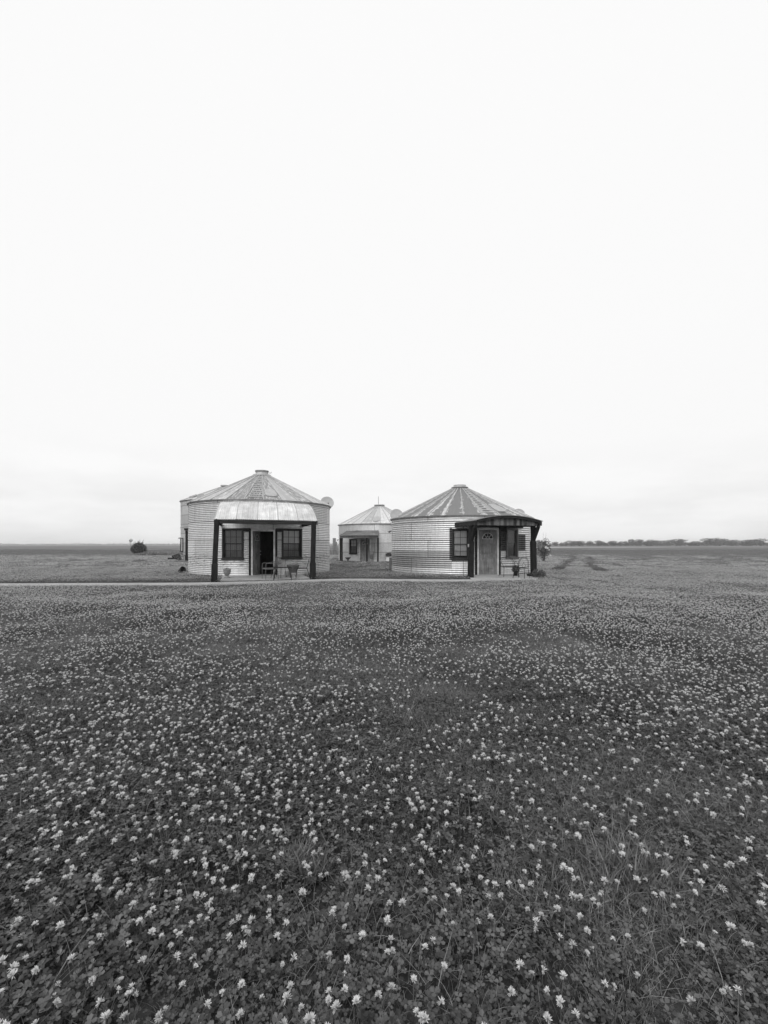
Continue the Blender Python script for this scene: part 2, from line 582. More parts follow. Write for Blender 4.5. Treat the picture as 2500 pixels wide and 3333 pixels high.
def build_roof(parent, R, H, apex, rc, phase, ladder, hatch, mats, npan=28, sag=0.0, worn=()):
    mb = MB()
    ro = R + 0.10
    nr = 14
    slope = math.hypot(ro - rc, apex - H)
    prof = lambda t: (ro + (rc - ro) * t, (H - 0.03) + (apex - H + 0.03) * t - sag * math.sin(math.pi * t))
    st = 2 * math.pi / npan
    for k in range(npan):
        a0 = R_(phase) + k * st
        lad = 1.0 if k in ladder else (0.75 if k in worn else (0.4 if (k * 7) % 5 == 0 else 0.14))
        V, F, U = [], [], []
        nc = 4
        for i in range(nr + 1):
            r, z = prof(i / nr)
            for c in range(nc + 1):
                f = c / nc
                pa, pb = pol(r, a0, z), pol(r, a0 + st, z)
                p = pa.lerp(pb, f)
                p.z -= 0.010 * math.sin(math.pi * f) * (0.4 + 0.6 * noise.noise(p * 1.3))
                V.append(p)
        for i in range(nr):
            for c in range(nc):
                q = i * (nc + 1) + c
                F.append((q, q + 1, q + nc + 2, q + nc + 1))
                U.append([(k + (c) / nc * .998, i / nr * slope), (k + (c + 1) / nc * .998, i / nr * slope),
                          (k + (c + 1) / nc * .998, (i + 1) / nr * slope), (k + c / nc * .998, (i + 1) / nr * slope)])
        mb.add(V, F, 0, lad, False, U)
        # drip edge under this panel
        r, z = prof(0)
        e = [pol(r, a0, z - 0.002), pol(r, a0 + st, z - 0.002), pol(r - .012, a0 + st, z - .055), pol(r - .012, a0, z - .055)]
        mb.add(e, [(0, 3, 2, 1)], 1)
        mb.add([pol(r - .012, a0, z - .055), pol(r - .012, a0 + st, z - .055), pol(R - .05, a0 + st, z - .02), pol(R - .05, a0, z - .02)], [(0, 3, 2, 1)], 1)
        # raised seam rib
        out = Vector((math.sin(a0), -math.cos(a0), 0))
        tan = Vector((math.cos(a0), math.sin(a0), 0))
        pr = [prof(-0.012), prof(0.5), prof(0.985)]
        V = []
        for (r, z) in pr:
            for (dt, dz) in ((-.022, 0), (-.016, .038), (.016, .038), (.022, 0)):
                V.append(out * r + tan * dt + Vector((0, 0, z + dz)))
        F = []
        for i in range(2):
            for c in range(3):
                F.append((i * 4 + c, i * 4 + c + 1, i * 4 + 5 + c, i * 4 + 4 + c))
        F.append((0, 3, 2, 1))
        mb.add(V, F, 2)
        # stamped rungs on the ladder panel
        if k in ladder:
            for q in range(1, 13):
                t = q / 13.5
                r, z = prof(t)
                pa, pb = pol(r, a0 + st * .06, z + .004), pol(r, a0 + st * .94, z + .004)
                r2, z2 = prof(t + 0.016)
                pc, pd = pol(r2, a0 + st * .94, z2 + .004), pol(r2, a0 + st * .06, z2 + .004)
                up = Vector((0, 0, .026))
                V = [pa, pb, pc, pd, pa + up, pb + up, pc + up, pd + up]
                mb.add(V, [(0, 1, 5, 4), (1, 2, 6, 5), (2, 3, 7, 6), (3, 0, 4, 7), (4, 5, 6, 7)], 2)
    roof = mb.build("roof", [MAT[mats[0]], MAT[mats[1]], MAT[mats[2]]], parent, tones=True)
    # inspection hatch lying on its panel
    if hatch is not None:
        hb = MB()
        am = R_(phase) + (hatch + .5) * st
        out = Vector((math.sin(am), -math.cos(am), 0))
        tan = Vector((math.cos(am), math.sin(am), 0))
        sl = Vector((0, 0, 0))
        (r0, z0), (r1, z1) = prof(0.10), prof(0.36)
        A = out * r0 + Vector((0, 0, z0 - .012)); B = out * r1 + Vector((0, 0, z1 - .012))
        ax = (B - A); L = ax.length; ax.normalize()
        nrm = tan.cross(ax).normalized()
        if nrm.z < 0: nrm = -nrm
        pts = []
        for q in range(16):
            t = 2 * math.pi * q / 16
            cx, sx = math.cos(t), math.sin(t)
            sq = lambda v: math.copysign(abs(v) ** 0.55, v)
            u = sq(cx) * 0.31; vv = (sq(sx) * .5 + .5) * L
            u *= 1 - 0.22 * vv / L
            pts.append(A + tan * u + ax * vv)
        V = pts + [p + nrm * .06 for p in pts]
        cen = sum(pts, Vector()) / 16 + nrm * .06
        V += [cen + (p - cen + nrm * .06) * .86 + nrm * .012 for p in pts]
        F = []
        for a in range(2):
            for q in range(16):
                F.append((a * 16 + q, a * 16 + (q + 1) % 16, (a + 1) * 16 + (q + 1) % 16, (a + 1) * 16 + q))
        F.append(tuple(range(32, 48)))
        hb.add(V, F, 0)
        hb.build("roof_hatch", MAT[mats[2]], roof)
    return roof


def collar(roof, prof, z, mat='trim_metal', knob=True):
    mb = MB()
    mb.lathe([(r, z + h) for r, h in prof], 28)
    r, h = prof[-1]
    n = 28
    mb.add([(r * math.cos(2 * math.pi * k / n), r * math.sin(2 * math.pi * k / n), z + h) for k in range(n)], [tuple(range(n))])
    if knob:
        mb.tube([(prof[-2][0] - .02, -.05, z + .2), (prof[-2][0] + .10, -.05, z + .19), (prof[-2][0] + .13, -.05, z + .26)], .018, 5)
    mb.build("roof_cap", MAT[mat], roof)


class Face:
    """local frame of something flat on the round wall: x across, out outward, z up"""
    def __init__(s, R, phi, w):
        s.phi = R_(phi)
        s.o = Vector((math.sin(s.phi), -math.cos(s.phi), 0))
        s.t = Vector((math.cos(s.phi), math.sin(s.phi), 0))
        s.r0 = R * math.cos(w / 2 / R)

    def p(s, x, out, z):
        return s.o * (s.r0 + out) + s.t * x + Vector((0, 0, z))

    def box(s, mb, x0, x1, o0, o1, z0, z1, mi=0, bev=0.0):
        M = Matrix((s.t, -s.o, Vector((0, 0, 1)))).transposed()
        mb.box(s.p((x0 + x1) / 2, (o0 + o1) / 2, (z0 + z1) / 2), (x1 - x0, o1 - o0, z1 - z0), mi, 0.5, M, bev)


def window(parent, R, phi, w, z0, z1, cols=3, up='curtain_pale', low='curtain_dark', frame='dark_frame', split=0.5, rows=2, lowcols=None, blind=0.0):
    fc = Face(R, phi, w)
    fr = MB()
    t = .075
    fc.box(fr, -w / 2, -w / 2 + t, -.10, .065, z0, z1, bev=.008)
    fc.box(fr, w / 2 - t, w / 2, -.10, .065, z0, z1, bev=.008)
    fc.box(fr, -w / 2 + t, w / 2 - t, -.10, .062, z1 - t, z1, bev=.008)
    fc.box(fr, -w / 2 - .02, w / 2 + .02, -.10, .10, z0 - .05, z0 + .04, bev=.008)
    win = fr.build("window", MAT[frame], parent)
    zm = z0 + .04 + (z1 - t - z0 - .04) * (1 - split)
    sa = MB()
    xi = w / 2 - t
    for (a, c, oo, nc) in ((z0 + .04, zm + .02, -.045, lowcols or cols), (zm - .02, z1 - t, -.02, cols)):
        s_ = .035
        o2 = oo
        fc.box(sa, -xi, -xi + s_, o2 - .03, o2, a, c)
        fc.box(sa, xi - s_, xi, o2 - .03, o2, a, c)
        fc.box(sa, -xi + s_, xi - s_, o2 - .03, o2 - .002, a, a + s_ + .01)
        fc.box(sa, -xi + s_, xi - s_, o2 - .03, o2 - .002, c - s_, c)
        for q in range(1, nc):
            x = -xi + 2 * xi * q / nc
            fc.box(sa, x - .009, x + .009, o2 - .022, o2 - .006, a + s_ + .01, c - s_)
        if nc > 1:
            for q in range(1, rows):
                zz = a + (c - a) * q / rows
                fc.box(sa, -xi + s_, xi - s_, o2 - .021, o2 - .008, zz - .009, zz + .009)
    sa.build("sash", MAT['black_paint' if frame == 'dark_frame' else frame], win)
    pa = MB()
    for (a, c, oo) in ((z0 + .05, zm, -.062), (zm, z1 - t, -.037)):
        pa.add([fc.p(-xi, oo, a), fc.p(xi, oo, a), fc.p(xi, oo, c), fc.p(-xi, oo, c)], [(0, 1, 2, 3)])
    pa.build("pane", MAT['glass'], win)
    for (nm, a, c, mt) in (("curtain", zm + .0, z1 - t, up), ("blind", z0 + .05 + blind, zm - .002, low)):
        cu = MB()
        n = 30
        V, F = [], []
        for j in (0, 1):
            for q in range(n + 1):
                x = -xi + 2 * xi * q / n
                V.append(fc.p(x, -.13 + .012 * math.sin(q * 2.1), (a, c)[j]))
        for q in range(n):
            F.append((q, q + 1, q + n + 2, q + n + 1))
        cu.add(V, F, 0, .5, True)
        cu.build(nm, MAT[mt], win)
    bk = MB()  # near-black sheet behind the curtains, standing in for the dark room
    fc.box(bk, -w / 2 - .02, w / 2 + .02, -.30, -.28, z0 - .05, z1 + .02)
    bk.build("window_backing", MAT['inside_dark'], win)
    return win


def fanlight(fc, mb_f, mb_g, cx, o, z, r, M=None):
    def tr(x, oo, zz):
        return fc(x, oo, zz)
    n = 14
    for (ra, rb) in ((r * .9, r), (r * .28, r * .36)):
        V, F = [], []
        for q in range(n + 1):
            t = math.pi * q / n
            for (rr, oo) in ((ra, o), (rb, o), (rb, o + .016), (ra, o + .016)):
                V.append(tr(cx + rr * math.cos(t), oo, z + rr * math.sin(t)))
        for q in range(n):
            for c in range(4):
                F.append((q * 4 + c, q * 4 + (c + 1) % 4, q * 4 + 4 + (c + 1) % 4, q * 4 + 4 + c))
        mb_f.add(V, F)
    for ang in (45, 90, 135):
        t = R_(ang)
        dx, dz = math.cos(t), math.sin(t)
        px_, pz_ = -dz * .009, dx * .009
        V = []
        for rr in (r * .36, r * .9):
            for (sg, oo) in ((-1, o), (1, o), (1, o + .014), (-1, o + .014)):
                V.append(tr(cx + rr * dx + sg * px_, oo, z + rr * dz + sg * pz_))
        mb_f.add(V, [(0, 1, 5, 4), (1, 2, 6, 5), (2, 3, 7, 6), (3, 0, 4, 7)])
    V = [tr(cx - r, o, z - .025), tr(cx + r, o, z - .025), tr(cx + r, o, z), tr(cx - r, o, z)]
    V += [tr(cx - r, o + .018, z - .025), tr(cx + r, o + .018, z - .025), tr(cx + r, o + .018, z), tr(cx - r, o + .018, z)]
    mb_f.add(V, [(4, 5, 6, 7), (0, 1, 5, 4), (3, 7, 6, 2), (0, 4, 7, 3), (1, 2, 6, 5)])
    V = [tr(cx, o + .006, z)] + [tr(cx + r * .92 * math.cos(math.pi * q / n), o + .006, z + r * .92 * math.sin(math.pi * q / n)) for q in range(n + 1)]
    mb_g.add(V, [(0, q, q + 1) for q in range(1, n + 1)])


def panel_door(parent, fcp, w, h, z0, mat='door_wood', both=True):
    """door leaf in the frame fcp(x, out, z): x runs 0..w from the hinge-free edge, outer face at out = 0"""
    mb = MB()
    th = .045
    st = .12
    mid = w / 2
    rails = [(0, .22), (.80, .95), (h - .62, h)]
    def bx(x0, x1, o0, o1, a, c):
        V = [fcp(x, o, z0 + z) for z in (a, c) for o in (o0, o1) for x in (x0, x1)]
        mb.add(V, [(0, 2, 3, 1), (4, 5, 7, 6), (0, 1, 5, 4), (2, 6, 7, 3), (1, 3, 7, 5), (0, 4, 6, 2)])
    bx(0, st, -th, 0, 0, h)
    bx(w - st, w, -th, 0, 0, h)
    for a, c in rails:
        bx(st, w - st, -th + .002, -.002, a, c)
    bx(mid - .05, mid + .05, -th + .003, -.003, .22, .80)
    bx(mid - .05, mid + .05, -th + .003, -.003, .95, h - .62)
    for (a, c) in ((.22, .80), (.95, h - .62)):
        for (x0, x1) in ((st, mid - .05), (mid + .05, w - st)):
            bx(x0, x1, -th + .012, -.022, a, c)
            # raised field with a coved top
            n = 8
            q0, q1, a2, c2 = x0 + .05, x1 - .05, a + .05, c - .05
            prof = [(q0, a2), (q1, a2)] + [(q1 - (q1 - q0) * i / n, c2 - .045 + .045 * math.sin(math.pi * i / n)) for i in range(n + 1)]
            ins = [(x + (.022 if x < (q0 + q1) / 2 else -.022), z + (.022 if z < (a2 + c2) / 2 else -.022)) for x, z in prof]
            V = [fcp(x, -.022, z0 + z) for x, z in prof] + [fcp(x, -.006, z0 + z) for x, z in ins]
            k = len(prof)
            F = [(i, (i + 1) % k, k + (i + 1) % k, k + i) for i in range(k)] + [tuple(range(k, 2 * k))]
            mb.add(V, F)
    door = mb.build("door", MAT[mat], parent)
    f1, g1 = MB(), MB()
    fanlight(fcp, f1, g1, mid, .0, z0 + h - .40, .275)
    fl = f1.build("fanlight", MAT['jamb_wood'], door)
    g1.build("fanlight_glass", MAT['black_paint'], door)
    for zz, r, nm in ((1.10, .027, "door_lock"), (.94, .03, "door_handle")):
        hd = MB()
        M = Matrix.Rotation(0, 3, 'Z')
        c = fcp(.065, .03, z0 + zz)
        d = (fcp(.065, .06, z0 + zz) - fcp(.065, .0, z0 + zz)).normalized()
        hd.tube([c - d * .03, c - d * .01, c + d * .012, c + d * .03], [r * .7, r * .5, r, r * .6], 10)
        hd.build(nm, MAT['trim_metal'], door)
    return door


def door_frame(parent, R, phi, w, z0, z1, mat='jamb_wood', dark=True):
    fc = Face(R, phi, w)
    mb = MB()
    j = .075
    fc.box(mb, -w / 2 - j, -w / 2, -.14, .05, z0, z1 + j, bev=.006)
    fc.box(mb, w / 2, w / 2 + j, -.14, .05, z0, z1 + j, bev=.006)
    fc.box(mb, -w / 2, w / 2, -.14, .048, z1, z1 + j, bev=.006)
    fr = mb.build("door_frame", MAT[mat], parent)
    if dark:
        cb = MB()
        fc.box(cb, -w / 2 - j - .10, -w / 2 - j, -.10, .03, z0, z1 + j + .02)
        fc.box(cb, w / 2 + j, w / 2 + j + .10, -.10, .03, z0, z1 + j + .02)
        cb.build("door_casing", MAT['timber_upright'], fr)
    sl = MB()
    fc.box(sl, -w / 2, w / 2, -.14, .06, z0 - .03, z0 + .012, bev=.006)
    sl.build("door_sill", MAT['trim_metal'], fr)
    return fc


def header(parent, R, a0, a1, z0, z1, off=.05):
    """dark board bent along the wall over door and windows"""
    mb = MB()
    n = 20
    V, F = [], []
    for q in range(n + 1):
        a = R_(a0 + (a1 - a0) * q / n)
        for (r, z) in ((R - .05, z0), (R + off, z0), (R + off, z1), (R - .05, z1)):
            V.append(pol(r, a, z))
    for q in range(n):
        for c in range(4):
            F.append((q * 4 + c, q * 4 + 4 + c, q * 4 + 4 + (c + 1) % 4, q * 4 + (c + 1) % 4))
    F += [(0, 1, 2, 3), (n * 4 + 3, n * 4 + 2, n * 4 + 1, n * 4)]
    mb.add(V, F)
    return mb.build("header_board", MAT['timber_cross'], parent)


def post(parent, x, a, z1, w=.2, lean=(0, 0), notch=.72, name="porch_post", z0=-.05):
    """timber post: square foot, narrower chamfered shaft"""
    mb = MB()
    secs = [(z0, w * .5, .008), (notch - .05, w * .5, .008), (notch, w * .5, .012), (notch + .05, w * .42, .03), (z1 - .35, w * .42, .03), (z1, w * .43, .012)]
    V, F = [], []
    for i, (z, h, c) in enumerate(secs):
        t = 1 - (z - z0) / (z1 - z0)
        cx, cy = x + lean[0] * t, -a + lean[1] * t
        wob = .006 * math.sin(z * 3 + x * 5)
        for (sx, sy) in ((-h + c, -h), (h - c, -h), (h, -h + c), (h, h - c), (h - c, h), (-h + c, h), (-h, h - c), (-h, -h + c)):
            V.append((cx + sx + wob, cy + sy, z))
    for i in range(len(secs) - 1):
        for k in range(8):
            j = (k + 1) % 8
            F.append((i * 8 + k, i * 8 + j, i * 8 + 8 + j, i * 8 + 8 + k))
    F += [tuple(range(7, -1, -1)), tuple(range((len(secs) - 1) * 8, len(secs) * 8))]
    mb.add(V, F)
    return mb.build(name, MAT['timber_upright'], parent)


def beam(parent, a, b, w, h, mat='timber_cross', name="porch_beam", bev=.01):
    A, B = Vector(a), Vector(b)
    d = B - A
    L = d.length
    d.normalize()
    s = d.cross(Vector((0, 0, 1))).normalized()
    u = s.cross(d).normalized()
    M = Matrix((d, -s, u)).transposed()
    mb = MB()
    mb.box((A + B) / 2, (L, w, h), 0, .5, M, bev)
    return mb.build(name, MAT[mat], parent)


def base_ring(parent, R):
    mb = MB()
    n = 72
    V, F = [], []
    for k in range(n):
        a = 2 * math.pi * k / n
        V += [pol(R + .03, a, -.1), pol(R + .03, a, .028), pol(R - .1, a, .028)]
    for k in range(n):
        j = (k + 1) % n
        F += [(k * 3, j * 3, j * 3 + 1, k * 3 + 1), (k * 3 + 1, j * 3 + 1, j * 3 + 2, k * 3 + 2)]
    mb.add(V, F)
    return mb.build("foundation", MAT['concrete_dark'], parent)


def wall_lamp(parent, R, phi, z):
    fc = Face(R, phi, .1)
    mb = MB()
    fc.box(mb, -.03, .03, -.02, .14, z, z + .03)
    fc.box(mb, -.09, .09, .05, .24, z - .02, z)
    fc.box(mb, -.05, .05, .10, .19, z - .07, z - .02)
    mb.build("wall_lamp", MAT['iron'], parent)


# ---- cabin with the open door -------------------------------------------------
LC, LR, LH, LTH = (-6.677, 23.53, 0), 3.67, 3.63, R_(18.5)
A = empty("grain_bin_cabin", LC, LTH)
tag(A, "round corrugated metal cabin with an open dark doorway under a pale curved awning", "cabin", "round grain bin cabins")
corr_wall(LR, LH, .0865, .0130, [(-31.0, -15.9, .84, 2.22), (-9.2, 5.6, .0, 2.17), (11.9, 27.5, .85, 2.24)]).build("wall", MAT['wall_metal_awning'], A)
base_ring(A, LR)
roofA = build_roof(A, LR, LH, 5.26, .42, -1.6, (27,), 0, ('roof_pale', 'trim_dull', 'trim_metal'), worn=(0, 26, 2))
collar(roofA, [(.46, -.02), (.50, .0), (.50, .04), (.46, .085), (.335, .09), (.335, .25), (.37, .255), (.37, .30), (.2, .315)], 5.235)
window(A, LR, -23.45, 1.02, .84, 2.26, 3, 'curtain_dark', 'curtain_dark')
window(A, LR, 19.7, 1.05, .85, 2.27, 3, 'curtain_pale', 'curtain_dark')
fcA = door_frame(A, LR, -1.8, .93, .06, 2.12)
hx = Face(LR, -1.8, .93)
# dark infill between windows and door heads
hb = MB()
for a0, a1 in ((-15.8, -10.6), (7.2, 11.8)):
    am = (a0 + a1) / 2
    f2 = Face(LR, am, .3)
    wd = LR * R_(a1 - a0)
    hb = MB()
    f2.box(hb, -wd / 2, wd / 2, -.02, .045, 2.10, 2.262)
    hb.build("head_infill", MAT['timber_cross'], A)
# the open leaf, swung inward on the left jamb
hinge = fcA.p(-.455, -.10, 0)
dirv = (fcA.t * .30 - fcA.o * .87).normalized()
nout = Vector((dirv.y, -dirv.x, 0))
if nout.dot(fcA.t) < 0: nout = -nout
panel_door(A, lambda x, o, z: hinge + dirv * (.88 - x) + nout * (o + .045) + Vector((0, 0, z)), .88, 2.03, .08)
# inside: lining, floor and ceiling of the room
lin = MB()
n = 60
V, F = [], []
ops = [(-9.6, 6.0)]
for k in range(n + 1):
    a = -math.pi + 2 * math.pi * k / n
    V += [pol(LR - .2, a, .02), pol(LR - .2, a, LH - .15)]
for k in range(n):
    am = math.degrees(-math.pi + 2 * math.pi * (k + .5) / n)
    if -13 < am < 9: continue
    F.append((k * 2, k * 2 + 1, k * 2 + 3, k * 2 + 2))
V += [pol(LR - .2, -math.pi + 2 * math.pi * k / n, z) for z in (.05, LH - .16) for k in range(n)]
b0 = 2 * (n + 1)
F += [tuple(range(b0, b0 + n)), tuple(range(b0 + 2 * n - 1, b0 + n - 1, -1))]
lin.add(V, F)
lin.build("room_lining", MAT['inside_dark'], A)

# awning: five corrugated sheets bent down over the posts
aw = MB()
nu, nv = 340, 18
V, F, U = [], [], []
zf = lambda t: 3.49 - .99 * (.45 * t + .55 * t ** 2.2)
for j in range(nv + 1):
    t = j / nv
    l0, l1 = -1.95 - .15 * t, 2.06 - .13 * t
    for i in range(nu + 1):
        u = i / nu
        l = l0 + (l1 - l0) * u
        a_in = math.sqrt(max(LR ** 2 - l * l, 0)) + .02
        a = a_in + (6.46 - a_in) * t + .012 * noise.noise(Vector((math.floor(u * 5) * 3.1, 0, 0)))
        z = zf(t) + .011 * math.sin(2 * math.pi * (u * (l1 - l0)) / .0762) + .012 * noise.noise(Vector((u * 6, t * 2, 4)))
        fr5 = (u * 5) % 1
        z += .006 * (1 - fr5)
        V.append((l, -a, z))
for j in range(nv):
    for i in range(nu):
        q = j * (nu + 1) + i
        F.append((q, q + nu + 1, q + nu + 2, q + 1))
        U.append([(i / nu, j / nv), (i / nu, (j + 1) / nv), ((i + 1) / nu, (j + 1) / nv), ((i + 1) / nu, j / nv)])
aw.add(V, F, 0, .5, True, U)
awn = aw.build("awning", MAT['awning_metal'], A)
# curved end boards under the sheet ends
for sx in (-1, 1):
    eb = MB()
    V, F = [], []
    n = 14
    for j in range(n + 1):
        t = j / n
        l = (-1.90 - .15 * t) if sx < 0 else (2.09 - .13 * t)
        a_in = math.sqrt(LR ** 2 - l * l) + .01
        a = a_in + (6.42 - a_in) * t
        z1 = zf(t) - .02
        z0 = z1 - .17
        for (dl, z) in ((-.02, z0), (.02, z0), (.02, z1), (-.02, z1)):
            V.append((l + dl, -a, z))
    for j in range(n):
        for c in range(4):
            F.append((j * 4 + c, j * 4 + 4 + c, j * 4 + 4 + (c + 1) % 4, j * 4 + (c + 1) % 4))
    F += [(0, 1, 2, 3), (n * 4 + 3, n * 4 + 2, n * 4 + 1, n * 4)]
    eb.add(V, F)
    eb.build("awning_end", MAT['trim_dull'], awn)
post(A, -2.0, 6.36, 2.47, .225, (-.10, -.05))
post(A, 1.80, 6.36, 2.47, .225, (-.05, -.03))
beam(A, (-2.10, -6.36, 2.40), (1.92, -6.36, 2.40), .12, .145)
beam(A, (-2.0, -6.29, 2.42), (-2.0, -3.1, 2.44), .10, .14, 'timber_deep')
beam(A, (1.80, -6.29, 2.42), (1.80, -3.2, 2.44), .10, .14, 'timber_deep')

# ---- cabin with the arched porch ---------------------------------------------
RC, RR, RH, RTH = (4.25, 24.13, 0), 3.82, 2.93, R_(13.0)
B = empty("grain_bin_cabin", RC, RTH)
tag(B, "low round corrugated cabin with a closed weathered door under a dark arched porch", "cabin", "round grain bin cabins")
corr_wall(RR, RH, .1015, .0120, [(-27.5, -17.3, .82, 2.22), (-10.4, 4.8, .0, 2.24), (12.6, 23.2, .90, 2.26)]).build("wall", MAT['wall_metal_arch'], B)
base_ring(B, RR)
roofB = build_roof(B, RR, RH, 4.62, .46, -7.7, (0,), 1, ('roof_dark', 'trim_dull', 'trim_metal'), worn=(1, 2, 3, 4, 5, 6, 24, 23))
collar(roofB, [(.47, -.03), (.50, .0), (.50, .03), (.40, .05), (.40, .12), (.47, .125), (.47, .16), (.35, .17), (.35, .28), (.2, .30)], 4.55, knob=False)
window(B, RR, -22.5, .80, .80, 2.26, 2, 'curtain_pale', 'curtain_pale', blind=.12)
window(B, RR, 17.9, .80, .86, 2.29, 1, 'curtain_dark', 'curtain_dark', frame='mid_frame')
fcB = door_frame(B, RR, -2.75, .93, .07, 2.20)
hingeB = fcB.p(-.455, -.02, 0)
panel_door(B, lambda x, o, z: fcB.p(-.455 + x, o - .02, z), .91, 2.10, .085)
header(B, RR, -16.0, 30.0, 2.31, 2.45, .06)
hb = MB()
for a0, a1 in ((6.0, 12.0),):
    f2 = Face(RR, (a0 + a1) / 2, .3)
    wd = RR * R_(a1 - a0)
    f2.box(hb, -wd / 2, wd / 2, -.02, .05, 2.12, 2.308)
hb.build("head_infill", MAT['timber_cross'], B)
# dark corrugated shutters, bent to the wall
for (a0, a1, z0, z1) in ((7.4, 11.7, 1.20, 2.12), (24.3, 34.5, 1.20, 2.0), (-30.2, -28.4, .78, 2.28)):
    sb = MB()
    V, F, U = [], [], []
    nz = int((z1 - z0) / .0169)
    na = 6
    for j in range(nz + 1):
        z = z0 + (z1 - z0) * j / nz
        for i in range(na + 1):
            a = R_(a0 + (a1 - a0) * i / na)
            V.append(pol(RR + .022 + .0120 * math.cos(2 * math.pi * z / .1015), a, z))
    for j in range(nz):
        for i in range(na):
            q = j * (na + 1) + i
            F.append((q, q + 1, q + na + 2, q + na + 1))
            U.append([(i, z0 + j * .017)] * 4)
    sb.add(V, F, 0, .5, True, U)
    so = sb.build("shutter", MAT['shutter_metal'], B)
    so["label"] = "dark corrugated shutter beside the window"
# arched porch roof
ar = MB()
zb = lambda l: 2.52 + .23 * (1 - ((l + .11) / 1.60) ** 2)
l0, l1 = -1.72, 1.50
nu = 24
V, F = [], []
for k in range(nu + 1):
    l = l0 + (l1 - l0) * k / nu
    ain = math.sqrt(RR ** 2 - l * l) + .01
    z = zb(l)
    for (a, dz) in ((5.70, 0), (5.70, .022), (ain, .022), (ain, 0)):
        V.append((l, -a, z + dz))
for k in range(nu):
    for c in range(4):
        F.append((k * 4 + c, k * 4 + 4 + c, k * 4 + 4 + (c + 1) % 4, k * 4 + (c + 1) % 4))
F += [(3, 2, 1, 0), (nu * 4, nu * 4 + 1, nu * 4 + 2, nu * 4 + 3)]
ar.add(V, F)
arch = ar.build("porch_roof", MAT['trim_dull'], B)
# curved front rafter and board gable
ra, gb = MB(), MB()
V, F = [], []
for k in range(nu + 1):
    l = -1.60 + (2.98) * k / nu
    z = zb(l) - .004
    for (a, dz) in ((5.66, -.10), (5.66, 0), (5.58, 0), (5.58, -.10)):
        V.append((l, -a, z + dz))
for k in range(nu):
    for c in range(4):
        F.append((k * 4 + c, k * 4 + 4 + c, k * 4 + 4 + (c + 1) % 4, k * 4 + (c + 1) % 4))
F += [(3, 2, 1, 0), (nu * 4, nu * 4 + 1, nu * 4 + 2, nu * 4 + 3)]
ra.add(V, F)
ra.build("porch_rafter", MAT['timber_cross'], B)
l = -1.56
rnd = random.Random(5)
while l < 1.36:
    wd = min(rnd.uniform(.09, .16), 1.38 - l)
    a = 5.52 + rnd.uniform(-.006, .01)
    zt = min(zb(l), zb(l + wd)) - .03
    gb.box((l + wd / 2, -a, (2.33 + zt) / 2), (wd - .006, .03, zt - 2.33 + rnd.uniform(-.01, .01)), 0, rnd.random(), bev=.003)
    l += wd
gb.build("porch_gable", MAT['board_wood'], B, tones=True)
beam(B, (-1.66, -5.66, 2.42), (-1.66, -3.35, 2.42), .10, .18, 'timber_deep')
beam(B, (1.43, -5.66, 2.42), (1.43, -3.48, 2.42), .10, .18, 'timber_deep')
beam(B, (-1.60, -5.17, 2.37), (1.38, -5.17, 2.37), .10, .13, 'timber_cross')
for (lx, lean) in ((-1.66, (-.02, 0)), (1.34, (.04, 0))):
    pb = post(B, lx, 5.17, 2.335, .21, lean, 1.62)
    beam(pb, (lx, -5.20, 1.68), (lx + .02, -5.58, 2.33), .13, .13, 'timber_upright', "porch_brace")
    pl = MB()
    pl.box((lx - .125 if lx < 0 else lx + .15, -5.16, 1.45), (.04 if lx < 0 else .09, .08, .13), bev=.006)
    pl.build("post_box", MAT['pot_pale'], pb)
wall_lamp(B, RR, -108, 2.25)
mbx = MB()
fm = Face(RR, -103, .2)
fm.box(mbx, -.12, .12, 0, .14, .15, .78, bev=.01)
mbx.build("meter_box", MAT['mid_frame'], B)

# ---- small cabin at the back ---------------------------------------------------
MC, MR, MH, MTH = (-.44, 41.0, 0), 3.85, 3.36, R_(-22)
Cb = empty("grain_bin_cabin", MC, MTH)
tag(Cb, "corrugated cabin farthest back, with a thin rod on its pale roof and hipped porch", "cabin", "round grain bin cabins")
corr_wall(MR, MH, .088, .012, [(-20.0, -8.4, .72, 1.95), (-3.4, 10.4, 0, 1.98)], seam=.82, nseg=110).build("wall", MAT['wall_metal_back'], Cb)
base_ring(Cb, MR)
roofC = build_roof(Cb, MR, MH, 5.16, .40, -1.5, (0,), 1, ('roof_white', 'trim_dull', 'trim_metal'))
collar(roofC, [(.38, -.03), (.38, .06), (.50, .07), (.50, .16), (.42, .17), (.2, .18)], 5.13, knob=False)
rod = MB()
rod.tube([(-.1, 0, 5.2), (-.1, 0, 6.1)], .022, 6)
rod.build("roof_rod", MAT['trim_dull'], roofC)
window(Cb, MR, -14.3, .86, .70, 1.98, 2, 'curtain_pale', 'curtain_dark')
fcC = door_frame(Cb, MR, 3.5, .90, .03, 1.95, dark=False)
panel_door(Cb, lambda x, o, z: fcC.p(-.44 + x, o - .02, z), .88, 1.90, .04)
lowp = [(-1.75, 4.85), (-1.2, 5.84), (1.5, 5.84), (2.08, 4.98)]
upp = [(-1.65, 3.50), (-.6, 3.82), (.58, 3.82), (1.42, 3.60)]
rb = MB()
fa = MB()
